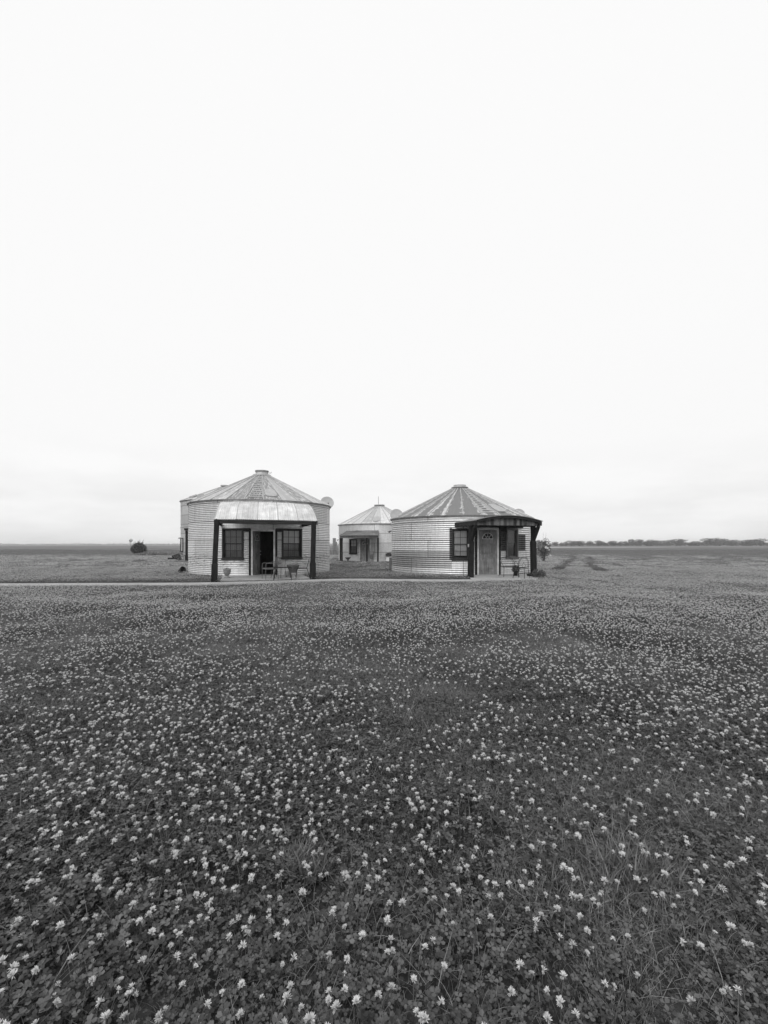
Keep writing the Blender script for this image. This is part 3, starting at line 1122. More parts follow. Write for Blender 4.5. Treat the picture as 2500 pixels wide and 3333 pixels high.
for k in range(3):
    (x0, a0), (x1, a1) = lowp[k], lowp[k + 1]
    (u0, b0), (u1, b1) = upp[k], upp[k + 1]
    m_ = 7 if k == 1 else 3
    for q in range(m_):
        s0, s1 = q / m_, (q + 1) / m_
        L = lambda p, q_, s: p + (q_ - p) * s
        zl, zu = 2.24, 2.72
        pts = [(L(x0, x1, s0), -L(a0, a1, s0), zl), (L(x0, x1, s1), -L(a0, a1, s1), zl), (L(u0, u1, s1), -L(b0, b1, s1), zu), (L(u0, u1, s0), -L(b0, b1, s0), zu)]
        rb.add(pts + [(p[0], p[1], p[2] + .02) for p in pts], [(3, 2, 1, 0), (4, 5, 6, 7), (0, 1, 5, 4), (1, 2, 6, 5), (2, 3, 7, 6), (3, 0, 4, 7)], 0)
        e0, e1 = Vector(pts[0]), Vector(pts[3])
        rb.tube([e0 + Vector((0, 0, .02)), e1 + Vector((0, 0, .02))], .02, 4, 1, smooth=False)
    A0, A1 = Vector((x0, -a0, 2.14)) * 1, Vector((x1, -a1, 2.14))
    d = (A1 - A0).normalized()
    M = Matrix((d, Vector((-d.y, d.x, 0)), Vector((0, 0, 1)))).transposed()
    fa.box((A0 + A1) / 2 + Vector((-d.y, d.x, 0)) * .10, ((A1 - A0).length - .12, .07, .20), 0, .5, M)
rb.build("porch_roof", [MAT['awning_dull'], MAT['mid_frame']], Cb)
fa.build("porch_fascia", MAT['board_wood'], Cb, tones=True)
for (x, a) in ((-1.62, 4.85), (-1.05, 5.66), (1.25, 5.66), (1.92, 4.92)):
    post(Cb, x, a, 2.06, .14, (0, 0), .02)
wall_lamp(Cb, MR, -68, 1.95)

# ---- tall bin behind the cabin with the open door -------------------------------
TC, TR, TH, TTH = (-15.05, 40.6, 0), 3.75, 5.44, R_(10)
D = empty("grain_bin", TC, TTH)
tag(D, "tall corrugated metal bin mostly hidden behind the cabin with the open door", "grain bin")
corr_wall(TR, TH, .068, .010, [], seam=.82, nseg=110).build("wall", MAT['wall_metal_tall'], D)
base_ring(D, TR)
roofD = build_roof(D, TR, TH, 6.90, .36, 3.0, (), None, ('roof_white', 'trim_dull', 'trim_metal'))
collar(roofD, [(.26, -.05), (.26, .06), (.36, .10), (.36, .20), (.2, .21)], 6.90, knob=False)
hv = MB()
M = Matrix.Rotation(R_(-20), 3, 'Y')
hv.box((-2.25, -2.1, 5.77), (.66, .5, .14), 0, .5, M, .02)
hv.build("roof_hatch", MAT['trim_metal'], roofD)
window(D, TR, -62, .9, .9, 2.1, 2, 'curtain_dark', 'curtain_dark')
wall_lamp(D, TR, -70, 2.1)
post(D, -2.12, 4.75, 2.66, .21, (0, 0), .6)
post(D, 1.9, 4.75, 2.66, .21, (0, 0), .6)
beam(D, (-2.3, -4.75, 2.76), (2.1, -4.75, 2.76), .16, .18)
pr = MB()
V = []
for (l, a, z) in ((-2.55, 5.05, 2.86), (2.3, 5.05, 2.86), (2.3, 3.2, 3.1), (-2.55, 2.9, 3.1)):
    V += [(l, -a, z), (l, -a, z + .03)]
pr.add(V, [(0, 2, 3, 1), (2, 4, 5, 3), (4, 6, 7, 5), (6, 0, 1, 7), (1, 3, 5, 7), (0, 6, 4, 2)])
pr.build("porch_roof", MAT['trim_dull'], D)


# ------------------------------------------------------------------ satellite dishes
def dish(loc, rz, tilt, label, foot):
    o = empty("satellite_dish", loc, rz)
    tag(o, label, "satellite dish", "satellite dishes on the roofs")
    mb = MB()
    M = Matrix.Rotation(R_(90 - tilt), 3, 'X')
    r = .375
    mb.lathe([(0.001, -.055), (r * .35, -.048), (r * .7, -.025), (r * .97, 0), (r, .002), (r, -.012), (r * .7, -.04), (.001, -.07)], 36, (0, 0, 0), M=M)
    mb.build("dish", MAT['dish_grey'], o)
    arm = MB()
    lo = M @ Vector((0, -r * .92, -.03))
    tip = M @ Vector((0, -r * .78, .42))
    arm.tube([lo, lo.lerp(tip, .6), tip], [.016, .014, .014], 6)
    arm.tube([tip, tip + (M @ Vector((0, .05, .03)))], .03, 8)
    arm.build("feed_arm", MAT['iron'], o)
    mt = MB()
    mt.tube([M @ Vector((0, 0, -.06)), M @ Vector((0, -.02, -.14)), Vector((0, .12, -foot))], .022, 6)
    mt.box((0, .12, -foot), (.16, .16, .03))
    mt.build("mast", MAT['trim_dull'], o)
    return o


dish((P(1065, 24.2), 24.2, 1.5 + 137 / PXF * 24.2), R_(14), 22, "grey round dish standing clear of the eave beside the awning cabin, right of its roof", .42)
dish((P(1291, 25.0), 25.0, 1.5 + 97 / PXF * 25.0), R_(4), 22, "grey round dish peeping over the left roof edge of the arched porch cabin", .32)
dish((P(1688, 25.2), 25.2, 1.5 + 98 / PXF * 25.2), R_(-12), 22, "grey dish half sunk behind the right roof slope above the arched porch", .34)
dish((P(656, 37.0), 37.0, 1.5 + 153 / PXF * 37.0), R_(20), 22, "grey dish on the tall hidden bin, just above the awning cabin roof line", .3)

# ------------------------------------------------------------------ porch slabs and path
mb = MB()
def w2(C, th, l, a):
    return (C[0] + l * math.cos(th) + a * math.sin(th), C[1] + l * math.sin(th) - a * math.cos(th))


def prism(mb, poly, z0, z1, mi=0, mside=None):
    n = len(poly)
    V = [(x, y, z0) for x, y in poly] + [(x, y, z1) for x, y in poly]
    mb.add(V, [tuple(range(n, 2 * n))], mi)
    mb.add(V, [(i, (i + 1) % n, n + (i + 1) % n, n + i) for i in range(n)], mi if mside is None else mside)


slabA = [w2(LC, LTH, l, a) for l, a in ((-1.88, 3.0), (-1.88, 6.42), (-.6, 6.5), (1.68, 6.42), (1.68, 3.0))]
prism(mb, slabA, -.1, .08, 0, 1)
tag(mb.build("porch_pavement", [MAT['concrete'], MAT['concrete_dark']]), kind="structure")
mb = MB()
slabB = [(3.50, 16.98), (5.2, 17.15), (6.35, 17.75), (7.45, 20.9), (4.0, 20.9)]
prism(mb, slabB, -.1, .07, 0, 1)
tag(mb.build("porch_pavement", [MAT['concrete'], MAT['concrete_dark']]), kind="structure")

pathc = [(-34, 14.6), (-20, 15.35), (-13, 15.6), (-9.5, 15.75), (-7.6, 15.85), (-6.2, 16.05), (-4.8, 16.5), (-3.5, 17.1), (-2.4, 17.55), (-1.6, 17.75), (-.76, 17.75), (.5, 17.55), (1.87, 17.4), (2.8, 17.38), (3.7, 17.42)]
mb = MB()
W = .44
L_, R2 = [], []
for i, p in enumerate(pathc):
    a = Vector(pathc[max(i - 1, 0)]); c = Vector(pathc[min(i + 1, len(pathc) - 1)])
    d = (c - a).normalized()
    nn_ = Vector((-d.y, d.x))
    ww = W + .05 * noise.noise(Vector((p[0] * .8, 0, 2)))
    L_.append(Vector(p) + nn_ * ww)
    R2.append(Vector(p) - nn_ * ww)
V, F = [], []
sub = 6
for i in range(len(pathc) - 1):
    for s in range(sub):
        t0, t1 = s / sub, (s + 1) / sub
        q = [L_[i].lerp(L_[i + 1], t0), L_[i].lerp(L_[i + 1], t1), R2[i].lerp(R2[i + 1], t1), R2[i].lerp(R2[i + 1], t0)]
        b0 = len(V)
        V += [(p.x, p.y, .058) for p in q] + [(p.x, p.y, -.05) for p in q]
        F += [(b0, b0 + 3, b0 + 2, b0 + 1), (b0, b0 + 1, b0 + 5, b0 + 4), (b0 + 2, b0 + 3, b0 + 7, b0 + 6)]
mb.add(V, F)
tag(mb.build("path", MAT['concrete']), kind="structure")


def path_dist(x, y):
    best = 9e9
    for i in range(len(pathc) - 1):
        a, c = Vector(pathc[i]), Vector(pathc[i + 1])
        d = c - a
        t = max(0, min(1, (Vector((x, y)) - a).dot(d) / d.length_squared))
        best = min(best, (a + d * t - Vector((x, y))).length)
    return best


# ------------------------------------------------------------------ ground to the horizon
def height(x, y):
    """shallow dips and swells of the lawn, level again before the path and the slabs"""
    k = max(0.0, min(1.0, (13.6 - y) / 2.5))
    if k <= 0: return 0.0
    k = k * k * (3 - 2 * k)
    return k * (.085 * noise.noise(Vector((x * .42, y * .5, 4.4))) + .05 * noise.noise(Vector((x * .95, y * 1.1, 9.1))))


mb = MB()
xs = [-2600, -900, -300, -100, -40] + [-24 + .5 * i for i in range(97)] + [40, 100, 300, 900, 2600]
ys = [-60, -20, -6] + [-3 + .5 * i for i in range(36)] + [18, 30, 60, 120, 250, 500, 1000, 1700, 2600]
V = [(x, y, height(x, y) if abs(x) < 24 else 0) for y in ys for x in xs]
nx = len(xs)
mb.add(V, [(j * nx + i, j * nx + i + 1, (j + 1) * nx + i + 1, (j + 1) * nx + i) for j in range(len(ys) - 1) for i in range(nx - 1)], 0, .5, True)
tag(mb.build("ground", MAT['meadow']), kind="structure")
plain('road_pale', 0.34, 0.46, .05, 0.95)
mb = MB()
V = []
F = []
for i in range(21):
    x = 30 + i * 6.5
    y = 195 + 4 * math.sin(i * .7) + i * 1.5
    V += [(x, y, .05), (x, y + 6 + 42 * math.sin(math.pi * min(1, (i + 2) / 21)), .05)]
for i in range(20):
    F.append((i * 2, i * 2 + 2, i * 2 + 3, i * 2 + 1))
mb.add(V, F)
tag(mb.build("road", MAT['road_pale']), kind="structure")


# ------------------------------------------------------------------ clover lawn
def in_poly(x, y, poly):
    c = False
    j = len(poly) - 1
    for i in range(len(poly)):
        (xi, yi), (xj, yj) = poly[i], poly[j]
        if (yi > y) != (yj > y) and x < (xj - xi) * (y - yi) / (yj - yi) + xi:
            c = not c
        j = i
    return c


BINS = [(LC, LR), (RC, RR), (MC, MR), (TC, TR)]
POSTS = [w2(LC, LTH, -2.1, 6.4), w2(LC, LTH, 1.75, 6.4), w2(RC, RTH, -1.68, 5.17), w2(RC, RTH, 1.45, 5.17)]


def blocked(x, y, m):
    for (c, r) in BINS:
        if (x - c[0]) ** 2 + (y - c[1]) ** 2 < (r + m) ** 2: return True
    if 14 < y < 19 and path_dist(x, y) < W + m: return True
    if 15 < y < 22:
        if m <= 0.06:
            return in_poly(x, y, slabA) or in_poly(x, y, slabB)
        for poly in (slabA, slabB):
            if any(in_poly(x + dx * m, y + dy * m, poly) for dx, dy in ((0, 0), (1, 0), (-1, 0), (0, 1), (0, -1))): return True
    return False


tracks = [[(P(1858, 58), 58), (P(1871, 44), 44), (P(1850, 37.5), 37.5), (P(1838, 29), 29), (P(1812, 24.2), 24.2)],
          [(P(1915, 49), 49), (P(1927, 42), 42), (P(1918, 32), 32), (P(1930, 27.6), 27.6), (P(1945, 25), 25), (P(1960, 22.5), 22.5)]]


def on_track(x, y):
    if y < 22 or x < 8: return False
    for tr in tracks:
        for i in range(len(tr) - 1):
            a, c = Vector(tr[i]), Vector(tr[i + 1])
            d = c - a
            t = max(0, min(1, (Vector((x, y)) - a).dot(d) / d.length_squared))
            if (a + d * t - Vector((x, y))).length < (.36 if y < 26 else .38): return True
    return False


def fbm(x, y, s, seed):
    p = Vector((x * s, y * s, seed))
    return noise.noise(p) * .6 + noise.noise(p * 2.3) * .3 + noise.noise(p * 5.1) * .15


def grassy(x, y):      # > 0: grass rules, < 0: clover rules
    g = fbm(x, y * .8, .55, 3.3) * 1.5 - .12
    g += .022 * max(0, min(y, 16) - 5)
    if y > 45: g += (y - 45) * .03
    if x > 17 and y < 140:
        g += .5 * max(0, min(1, (y - 28) / 6)) * max(0, min(1, (x - .50 * y) / 4))
    return g


def flower_density(x, y):
    d = .74 - (grassy(x, y) - .022 * max(0, min(y, 16) - 5)) * 1.1 + fbm(x, y, 1.8, 8.1) * 1.1 + fbm(x, y, .2, 1.7) * .5 + fbm(x, y, 5.0, 2.1) * 1.3
    d += .30 * max(0, min(1, (x - 1.0) / 4)) * (1 if y < 15 else 0)
    d *= 1 - .35 * max(0, 1 - abs(y - 13.6) / 2.2)
    if 12 < y < 19.5 and path_dist(x, y) < 1.9: d *= .22 + .4 * max(0, path_dist(x, y) - .9)
    if on_track(x, y): d = 0
    if y > 17.6 and -4.2 < x < 1.8: d *= .55
    if y > 19: d *= .8
    if y > 52: d *= max(0, 1 - (y - 52) / 14)
    return max(0.02 if not on_track(x, y) else 0, min(1.5, d))


rnd = random.Random(21)


def leaflet(mb, c, ang, tilt, size, tone, yawn):
    """one folded obovate leaflet pointing away from c"""
    ax = Vector((math.cos(ang), math.sin(ang), tilt)).normalized()
    sd = Vector((-math.sin(ang), math.cos(ang), 0))
    up = ax.cross(sd)
    if up.z < 0: up = -up
    w = size * .46
    V = [c, c + ax * size * .55 + sd * w + up * yawn * size, c + ax * size + sd * w * .55 + up * yawn * size * .7, c + ax * size * .92,
         c + ax * size - sd * w * .55 + up * yawn * size * .7, c + ax * size * .55 - sd * w + up * yawn * size]
    mb.add(V, [(0, 3, 2, 1), (0, 5, 4, 3)], 0, tone)


def trefoil(mb, x, y, z, size, tone):
    a0 = rnd.uniform(0, 6.283)
    tl = rnd.gauss(0, .5)
    ta = rnd.uniform(0, 6.283)
    c = Vector((x, y, z))
    for k in range(3):
        a = a0 + k * 2.094
        leaflet(mb, c, a, tl * math.cos(a - ta) + rnd.uniform(-.05, .25), size * rnd.uniform(.85, 1.1), tone + rnd.uniform(-.1, .1), rnd.uniform(.02, .22))


def blade(mb, x, y, h, w, lean, tone, seg=3):
    a = rnd.uniform(0, 6.283)
    dx, dy = math.cos(a) * lean, math.sin(a) * lean
    b = rnd.uniform(0, 6.283)
    wx, wy = math.cos(b) * w / 2, math.sin(b) * w / 2
    V, F = [], []
    for k in range(seg + 1):
        t = k / seg
        q = t ** 1.7
        ww = 1 - t * .92
        zz = h * (t - .28 * lean * t * t)
        V += [(x + dx * q * h - wx * ww, y + dy * q * h - wy * ww, zz), (x + dx * q * h + wx * ww, y + dy * q * h + wy * ww, zz)]
    for k in range(seg):
        F.append((k * 2, k * 2 + 1, k * 2 + 3, k * 2 + 2))
    mb.add(V, F, 1, tone)


def tile_near(ncl, ngr, half, gl, zs=1.0):
    mb = MB()
    for _ in range(ncl):
        x, y = rnd.uniform(-half, half), rnd.uniform(-half, half)
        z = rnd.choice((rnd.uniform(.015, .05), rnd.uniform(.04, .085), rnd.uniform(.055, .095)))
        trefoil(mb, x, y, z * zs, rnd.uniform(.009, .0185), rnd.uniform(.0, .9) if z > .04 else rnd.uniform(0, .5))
    for _ in range(ngr):
        x, y = rnd.uniform(-half, half), rnd.uniform(-half, half)
        blade(mb, x, y, rnd.uniform(.5, 1.0) * gl, rnd.uniform(.0025, .0045), rnd.uniform(.2, 1.2), rnd.uniform(.1, .95))
    for _ in range(rnd.randrange(2, 6) if zs == 1 else 0):
        blade(mb, rnd.uniform(-half, half), rnd.uniform(-half, half), rnd.uniform(.15, .26), .004, rnd.uniform(.3, 1.1), rnd.uniform(.4, 1.0), 4)
    return mb


def tile_far(n1, n2, half):
    mb = MB()
    for _ in range(n1):
        x, y = rnd.uniform(-half, half), rnd.uniform(-half, half)
        trefoil(mb, x, y, rnd.uniform(.02, .09), rnd.uniform(.03, .05), rnd.uniform(.1, .9))
    for _ in range(n2):
        x, y = rnd.uniform(-half, half), rnd.uniform(-half, half)
        blade(mb, x, y, rnd.uniform(.06, .15), rnd.uniform(.010, .02), rnd.uniform(.2, .9), rnd.uniform(.1, .95), 2)
    return mb


def flower(kind, stem=True):
    """clover head: a tight tuft of narrow upright florets over a skirt of drooping, duller ones"""
    mb = MB()
    h = (.105, .125, .095, .112, .10, .118)[kind]
    lean = rnd.uniform(-.014, .014), rnd.uniform(-.014, .014)
    c = Vector((lean[0], lean[1], h))
    n_up, n_dn = ((32, 8), (26, 14), (14, 18), (36, 4), (18, 10), (30, 12))[kind]
    sz = (1.0, 1.0, .95, .85, .8, 1.1)[kind]
    def floret(base, d, L, wv, tn):
        sd = d.cross(Vector((rnd.uniform(-1, 1), rnd.uniform(-1, 1), 1)))
        if sd.length < .05: sd = Vector((1, 0, 0))
        sd.normalize()
        bend = Vector((d.x, d.y, 0)) * (.25 * L)
        pt = lambda f, s_: base + d * (L * f) + bend * f * f + sd * (wv * s_)
        V = [pt(0, -.4), pt(0, .4), pt(.6, 1), pt(.6, -1), pt(1.0, .45), pt(1.0, -.45)]
        mb.add(V, [(0, 1, 2, 3), (3, 2, 4, 5)], 2, [tn * .5, tn * .5, tn, tn, tn, tn])
    for i in range(n_up):
        u = (i + .5) / n_up
        ph = i * 2.39996 + kind
        th = 1.35 * math.sqrt(u) + rnd.gauss(0, .12)
        d = Vector((math.sin(th) * math.cos(ph), math.sin(th) * math.sin(ph), math.cos(th)))
        base = c + Vector((d.x, d.y, d.z * .6)) * .0022 * sz
        floret(base, (d + Vector((0, 0, .35))).normalized(), rnd.uniform(.0075, .0105) * sz, .0017 * sz, rnd.uniform(.75, 1.0))
    for i in range(n_dn):
        ph = i * 2.39996 * 1.3 + rnd.uniform(-.4, .4)
        th = rnd.uniform(1.5, 2.5)
        d = Vector((math.sin(th) * math.cos(ph), math.sin(th) * math.sin(ph), math.cos(th)))
        floret(c + Vector((d.x, d.y, 0)) * .002, d, rnd.uniform(.007, .0105) * sz, .0011 * sz, rnd.uniform(.25, .75))
    if stem:
        mb.tube([(-lean[0] * .3, -lean[1] * .3, -.07), (lean[0] * .4, lean[1] * .4, h * .5), (lean[0], lean[1], h)], .0011, 3, 3, .5, caps=False)
    return mb


def flower_patch(n, half):
    mb = MB()
    for _ in range(n):
        x, y = rnd.uniform(-half, half), rnd.uniform(-half, half)
        h = rnd.uniform(.08, .14)
        r = rnd.uniform(.010, .014)
        for (dz, rr) in ((0, r),):
            V = [(x, y, h + r * 1.1), (x + r, y, h), (x, y + r, h), (x - r, y, h), (x, y - r, h), (x, y, h - r * .8)]
            mb.add(V, [(0, 1, 2), (0, 2, 3), (0, 3, 4), (0, 4, 1), (5, 2, 1), (5, 3, 2), (5, 4, 3), (5, 1, 4)], 2, [.95, .8, .8, .8, .8, .4])
    return mb


LAWN_MATS = ['clover_leaf', 'grass_blade', 'clover_petal', 'clover_stem']


def scatter(name, protos, inst, kind="stuff"):
    """one object: prototype meshes plus loose points, spread by geometry nodes. inst: (proto, x, y, z, yaw, tx, ty, scale)"""
    V, F, MI, T, TONE, ROT, SCL = [], [], [], [], [], [], []
    for k, mb in enumerate(protos):
        b0 = len(V)
        V += mb.v
        F += [tuple(i + b0 for i in f) for f in mb.f]
        MI += mb.mi
        TONE += mb.tone
        T += [k] * len(mb.v)
        ROT += [0.0] * (3 * len(mb.v))
        SCL += [1.0] * len(mb.v)
    for (k, x, y, z, yaw, tx, ty, s) in inst:
        V.append((x, y, z))
        T.append(100 + k)
        TONE.append(0)
        ROT += [tx, ty, yaw]
        SCL.append(s)
    me = bpy.data.meshes.new(name)
    me.from_pydata(V, [], F)
    for q in LAWN_MATS: me.materials.append(MAT[q])
    me.polygons.foreach_set("material_index", MI)
    me.attributes.new("proto", 'INT', 'POINT').data.foreach_set("value", T)
    me.attributes.new("tone", 'FLOAT', 'POINT').data.foreach_set("value", TONE)
    me.attributes.new("rot", 'FLOAT_VECTOR', 'POINT').data.foreach_set("vector", ROT)
    me.attributes.new("scl", 'FLOAT', 'POINT').data.foreach_set("value", SCL)
    o = bpy.data.objects.new(name, me)
    col.objects.link(o)
    ng = bpy.data.node_groups.new(name, 'GeometryNodeTree')
    ng.interface.new_socket("Geometry", in_out='INPUT', socket_type='NodeSocketGeometry')
    ng.interface.new_socket("Geometry", in_out='OUTPUT', socket_type='NodeSocketGeometry')
    gi = ng.nodes.new('NodeGroupInput')
    go = ng.nodes.new('NodeGroupOutput')
    jn = ng.nodes.new('GeometryNodeJoinGeometry')
    at = ng.nodes.new('GeometryNodeInputNamedAttribute'); at.data_type = 'INT'; at.inputs[0].default_value = "proto"
    ar_ = ng.nodes.new('GeometryNodeInputNamedAttribute'); ar_.data_type = 'FLOAT_VECTOR'; ar_.inputs[0].default_value = "rot"
    as_ = ng.nodes.new('GeometryNodeInputNamedAttribute'); as_.data_type = 'FLOAT'; as_.inputs[0].default_value = "scl"
    er = ng.nodes.new('FunctionNodeEulerToRotation')
    ng.links.new(ar_.outputs[0], er.inputs[0])
    for k in range(len(protos)):
        outs = []
        for val in (k, 100 + k):
            cp = ng.nodes.new('FunctionNodeCompare'); cp.data_type = 'INT'; cp.operation = 'EQUAL'
            ii = [s for s in cp.inputs if s.type == 'INT']
            ng.links.new(at.outputs[0], ii[0]); ii[1].default_value = val
            sg = ng.nodes.new('GeometryNodeSeparateGeometry'); sg.domain = 'POINT'
            ng.links.new(gi.outputs[0], sg.inputs[0]); ng.links.new(cp.outputs[0], sg.inputs[1])
            outs.append(sg.outputs[0])
        ip = ng.nodes.new('GeometryNodeInstanceOnPoints')
        ng.links.new(outs[1], ip.inputs['Points'])
        ng.links.new(outs[0], ip.inputs['Instance'])
        ng.links.new(er.outputs[0], ip.inputs['Rotation'])
        ng.links.new(as_.outputs[0], ip.inputs['Scale'])
        ng.links.new(ip.outputs[0], jn.inputs[0])
    ng.links.new(jn.outputs[0], go.inputs[0])
    md = o.modifiers.new("scatter", 'NODES')
    md.node_group = ng
    tag(o, kind=kind)
    return o


H_ = .30
protos = [tile_near(820, 330, H_, .12), tile_near(760, 480, H_, .13), tile_near(880, 260, H_, .12),
          tile_near(330, 1500, H_, .12), tile_near(200, 1900, H_, .12), tile_near(560, 950, H_, .125)]
inst = []
step = .40
y = -.6
while y < 27:
    xm = .93 * max(y, 0) + 3.0
    x = -xm
    while x < xm:
        px_, py_ = x + rnd.uniform(-.08, .08), y + rnd.uniform(-.08, .08)
        x += step
        if blocked(px_, py_, .26): continue
        g = grassy(px_, py_) + rnd.uniform(-.12, .12)
        k = rnd.choice((3, 4)) if g > .25 else (5 if g > .02 else rnd.choice((0, 1, 2)))
        if 12 < py_ < 19.5 and path_dist(px_, py_) < 1.5: k = rnd.choice((7, 8))
        s = rnd.uniform(.85, 1.15) * (1 + .12 * fbm(px_, py_, .9, 5))
        inst.append((k, px_, py_, height(px_, py_) - .012, rnd.uniform(0, 6.283), rnd.uniform(-.08, .08), rnd.uniform(-.08, .08), s))
    y += step
# narrow strips right against path, slabs and walls get small tufts so edges are not bare
edge = MB()
for _ in range(26):
    trefoil(edge, rnd.uniform(-.07, .07), rnd.uniform(-.07, .07), rnd.uniform(.015, .07), rnd.uniform(.011, .018), rnd.uniform(.1, .85))
for _ in range(40):
    blade(edge, rnd.uniform(-.08, .08), rnd.uniform(-.08, .08), rnd.uniform(.05, .10), .0045, rnd.uniform(.2, 1.1), rnd.uniform(.1, .95))
protos.append(edge)
protos.append(tile_near(520, 900, H_, .05, .45))
protos.append(tile_near(700, 600, H_, .045, .45))
cnt = 0
for _ in range(60000):
    y = rnd.uniform(14, 27)
    x = rnd.uniform(-.93 * y, .93 * y)
    if blocked(x, y, .05) or not blocked(x, y, .34): continue
    inst.append((6, x, y, -.01, rnd.uniform(0, 6.283), 0, 0, rnd.choice((rnd.uniform(.32, .55), rnd.uniform(.48, .75), rnd.uniform(.55, .85)))))
scatter("clover_lawn", protos, inst)

fprotos = [tile_far(900, 1300, .75), tile_far(300, 2200, .75), tile_far(1100, 900, .75)]
inst = []
step = 1.15
y = 26.6
while y < 125:
    xm = .93 * y + 4
    x = -xm
    while x < xm:
        px_, py_ = x + rnd.uniform(-.2, .2), y + rnd.uniform(-.2, .2)
        x += step
        if blocked(px_, py_, .5) or rnd.random() < (py_ - 70) / 60: continue
        g = grassy(px_, py_)
        inst.append((1 if g > .15 else rnd.choice((0, 2)), px_, py_, -.01, rnd.uniform(0, 6.283), 0, 0, rnd.uniform(.9, 1.2)))
    y += step * (1 if y < 60 else 1.25)
scatter("meadow_grass", fprotos, inst)

# flower heads: the nearest 300 inside the picture are objects, the rest one scattered mass
fl = [flower(k, True) for k in range(6)]
near_f, mass = [], []
y = .9
cell = .125
while y < 26.5:
    xm = .93 * y + 2.0
    x = -xm
    while x < xm:
        lam = 230 * cell * cell * flower_density(x + cell / 2, y + cell / 2)
        if y > 5: lam *= 1 + .12 * min(y - 5, 8)
        k = int(lam) + (1 if rnd.random() < lam - int(lam) else 0)
        for _ in range(k):
            fx, fy = x + rnd.random() * cell, y + rnd.random() * cell
            if blocked(fx, fy, .04): continue
            r = (rnd.randrange(6), fx, fy, height(fx, fy) + rnd.uniform(-.015, .03), rnd.uniform(0, 6.283), rnd.gauss(0, .25), rnd.gauss(0, .25), rnd.uniform(.8, 1.3))
            pxx = 1250 + PXF * fx / fy
            pyy = 1772 + PXF * (1.5 - .1) / fy
            (near_f if (415 < pxx < 2085 and pyy < 2915 and fy < 4.5) else mass).append(r)
        x += cell
    y += cell
near_f.sort(key=lambda r: r[2])
mass += near_f[300:]
near_f = near_f[:300]
fobj = [f.build("clover_flower", [MAT[q] for q in LAWN_MATS], None, tones=True) for f in fl]
used = [False] * 6
for (k, x, y, z, yaw, tx, ty, s) in near_f:
    o = fobj[k]
    if used[k]:
        o = fobj[k].copy()
        col.objects.link(o)
    used[k] = True
    o.location = (x, y, z)
    o.rotation_euler = (tx, ty, yaw)
    o.scale = (s, s, s)
    tag(o, "white clover flower head on a thin stem above dark leaves in the near foreground", "flower", "clover flowers nearest the camera")
scatter("clover_blossoms", fl, mass)

pp = [flower_patch(22, .28), flower_patch(10, .28), flower_patch(32, .28)]
inst = []
y = 26.2
while y < 66:
    xm = .93 * y + 3
    x = -xm
    while x < xm:
        px_, py_ = x + rnd.uniform(-.2, .2), y + rnd.uniform(-.2, .2)
        x += .43
        d = flower_density(px_, py_)
        if blocked(px_, py_, .35) or rnd.random() > d * 1.6: continue
        inst.append((2 if d > .9 else (0 if d > .45 else 1), px_, py_, 0, rnd.uniform(0, 6.283), 0, 0, 1.0))
    y += .43
scatter("far_clover_blossoms", pp, inst)


# ------------------------------------------------------------------ plants
def leaf_cloud(mb, n, blobs, size, mi=0, flat=.0, droop=0.0, lo=.05, hi=.95):
    wts = [b_[3] * b_[4] * b_[5] for b_ in blobs]
    for _ in range(n):
        bx = rnd.choices(blobs, wts)[0]
        while True:
            v = Vector((rnd.uniform(-1, 1), rnd.uniform(-1, 1), rnd.uniform(-1, 1)))
            if v.length < 1: break
        v = v.normalized() * (v.length ** .5)
        c = Vector((bx[0] + v.x * bx[3], bx[1] + v.y * bx[4], bx[2] + v.z * bx[5]))
        if c.z < .02: c.z = rnd.uniform(.02, .1)
        d = Vector((rnd.gauss(0, 1), rnd.gauss(0, 1), rnd.gauss(0, .7) - droop)).normalized()
        s = d.cross(Vector((rnd.gauss(0, 1), rnd.gauss(0, 1), rnd.gauss(0, 1)))).normalized()
        L = size * rnd.uniform(.6, 1.3)
        w_ = L * .34
        mb.add([c, c + d * L * .5 + s * w_, c + d * L, c + d * L * .5 - s * w_], [(0, 1, 2, 3)], mi, rnd.uniform(lo, hi))


def shrub(name, loc, label, cat, blobs, n, size, stems, leaf='shrub_leaf', stemmat='bark', blossoms=None, group=None):
    o = empty(name, loc)
    tag(o, label, cat, group)
    mb = MB()
    leaf_cloud(mb, n, blobs, size)
    mb.build("foliage", MAT[leaf], o, tones=True)
    st = MB()
    for (p0, p1, r) in stems:
        p0, p1 = Vector(p0), Vector(p1)
        mid = p0.lerp(p1, .5) + Vector((rnd.uniform(-.06, .06), rnd.uniform(-.06, .06), .04))
        st.tube([p0, mid, p1], [r, r * .75, r * .35], 5)
    st.build("stems", MAT[stemmat], o)
    if blossoms:
        for (x, y, z, r) in blossoms:
            bl = MB()
            for q in range(26):
                v = Vector((rnd.gauss(0, 1), rnd.gauss(0, 1), rnd.gauss(0, 1))).normalized()
                s = v.orthogonal().normalized()
                c = Vector((x, y, z))
                bl.add([c, c + v * r * .6 + s * r * .35, c + v * r, c + v * r * .6 - s * r * .35], [(0, 1, 2, 3)], 0)
            bl.build("blossom", MAT['petal_white'], o)
    return o


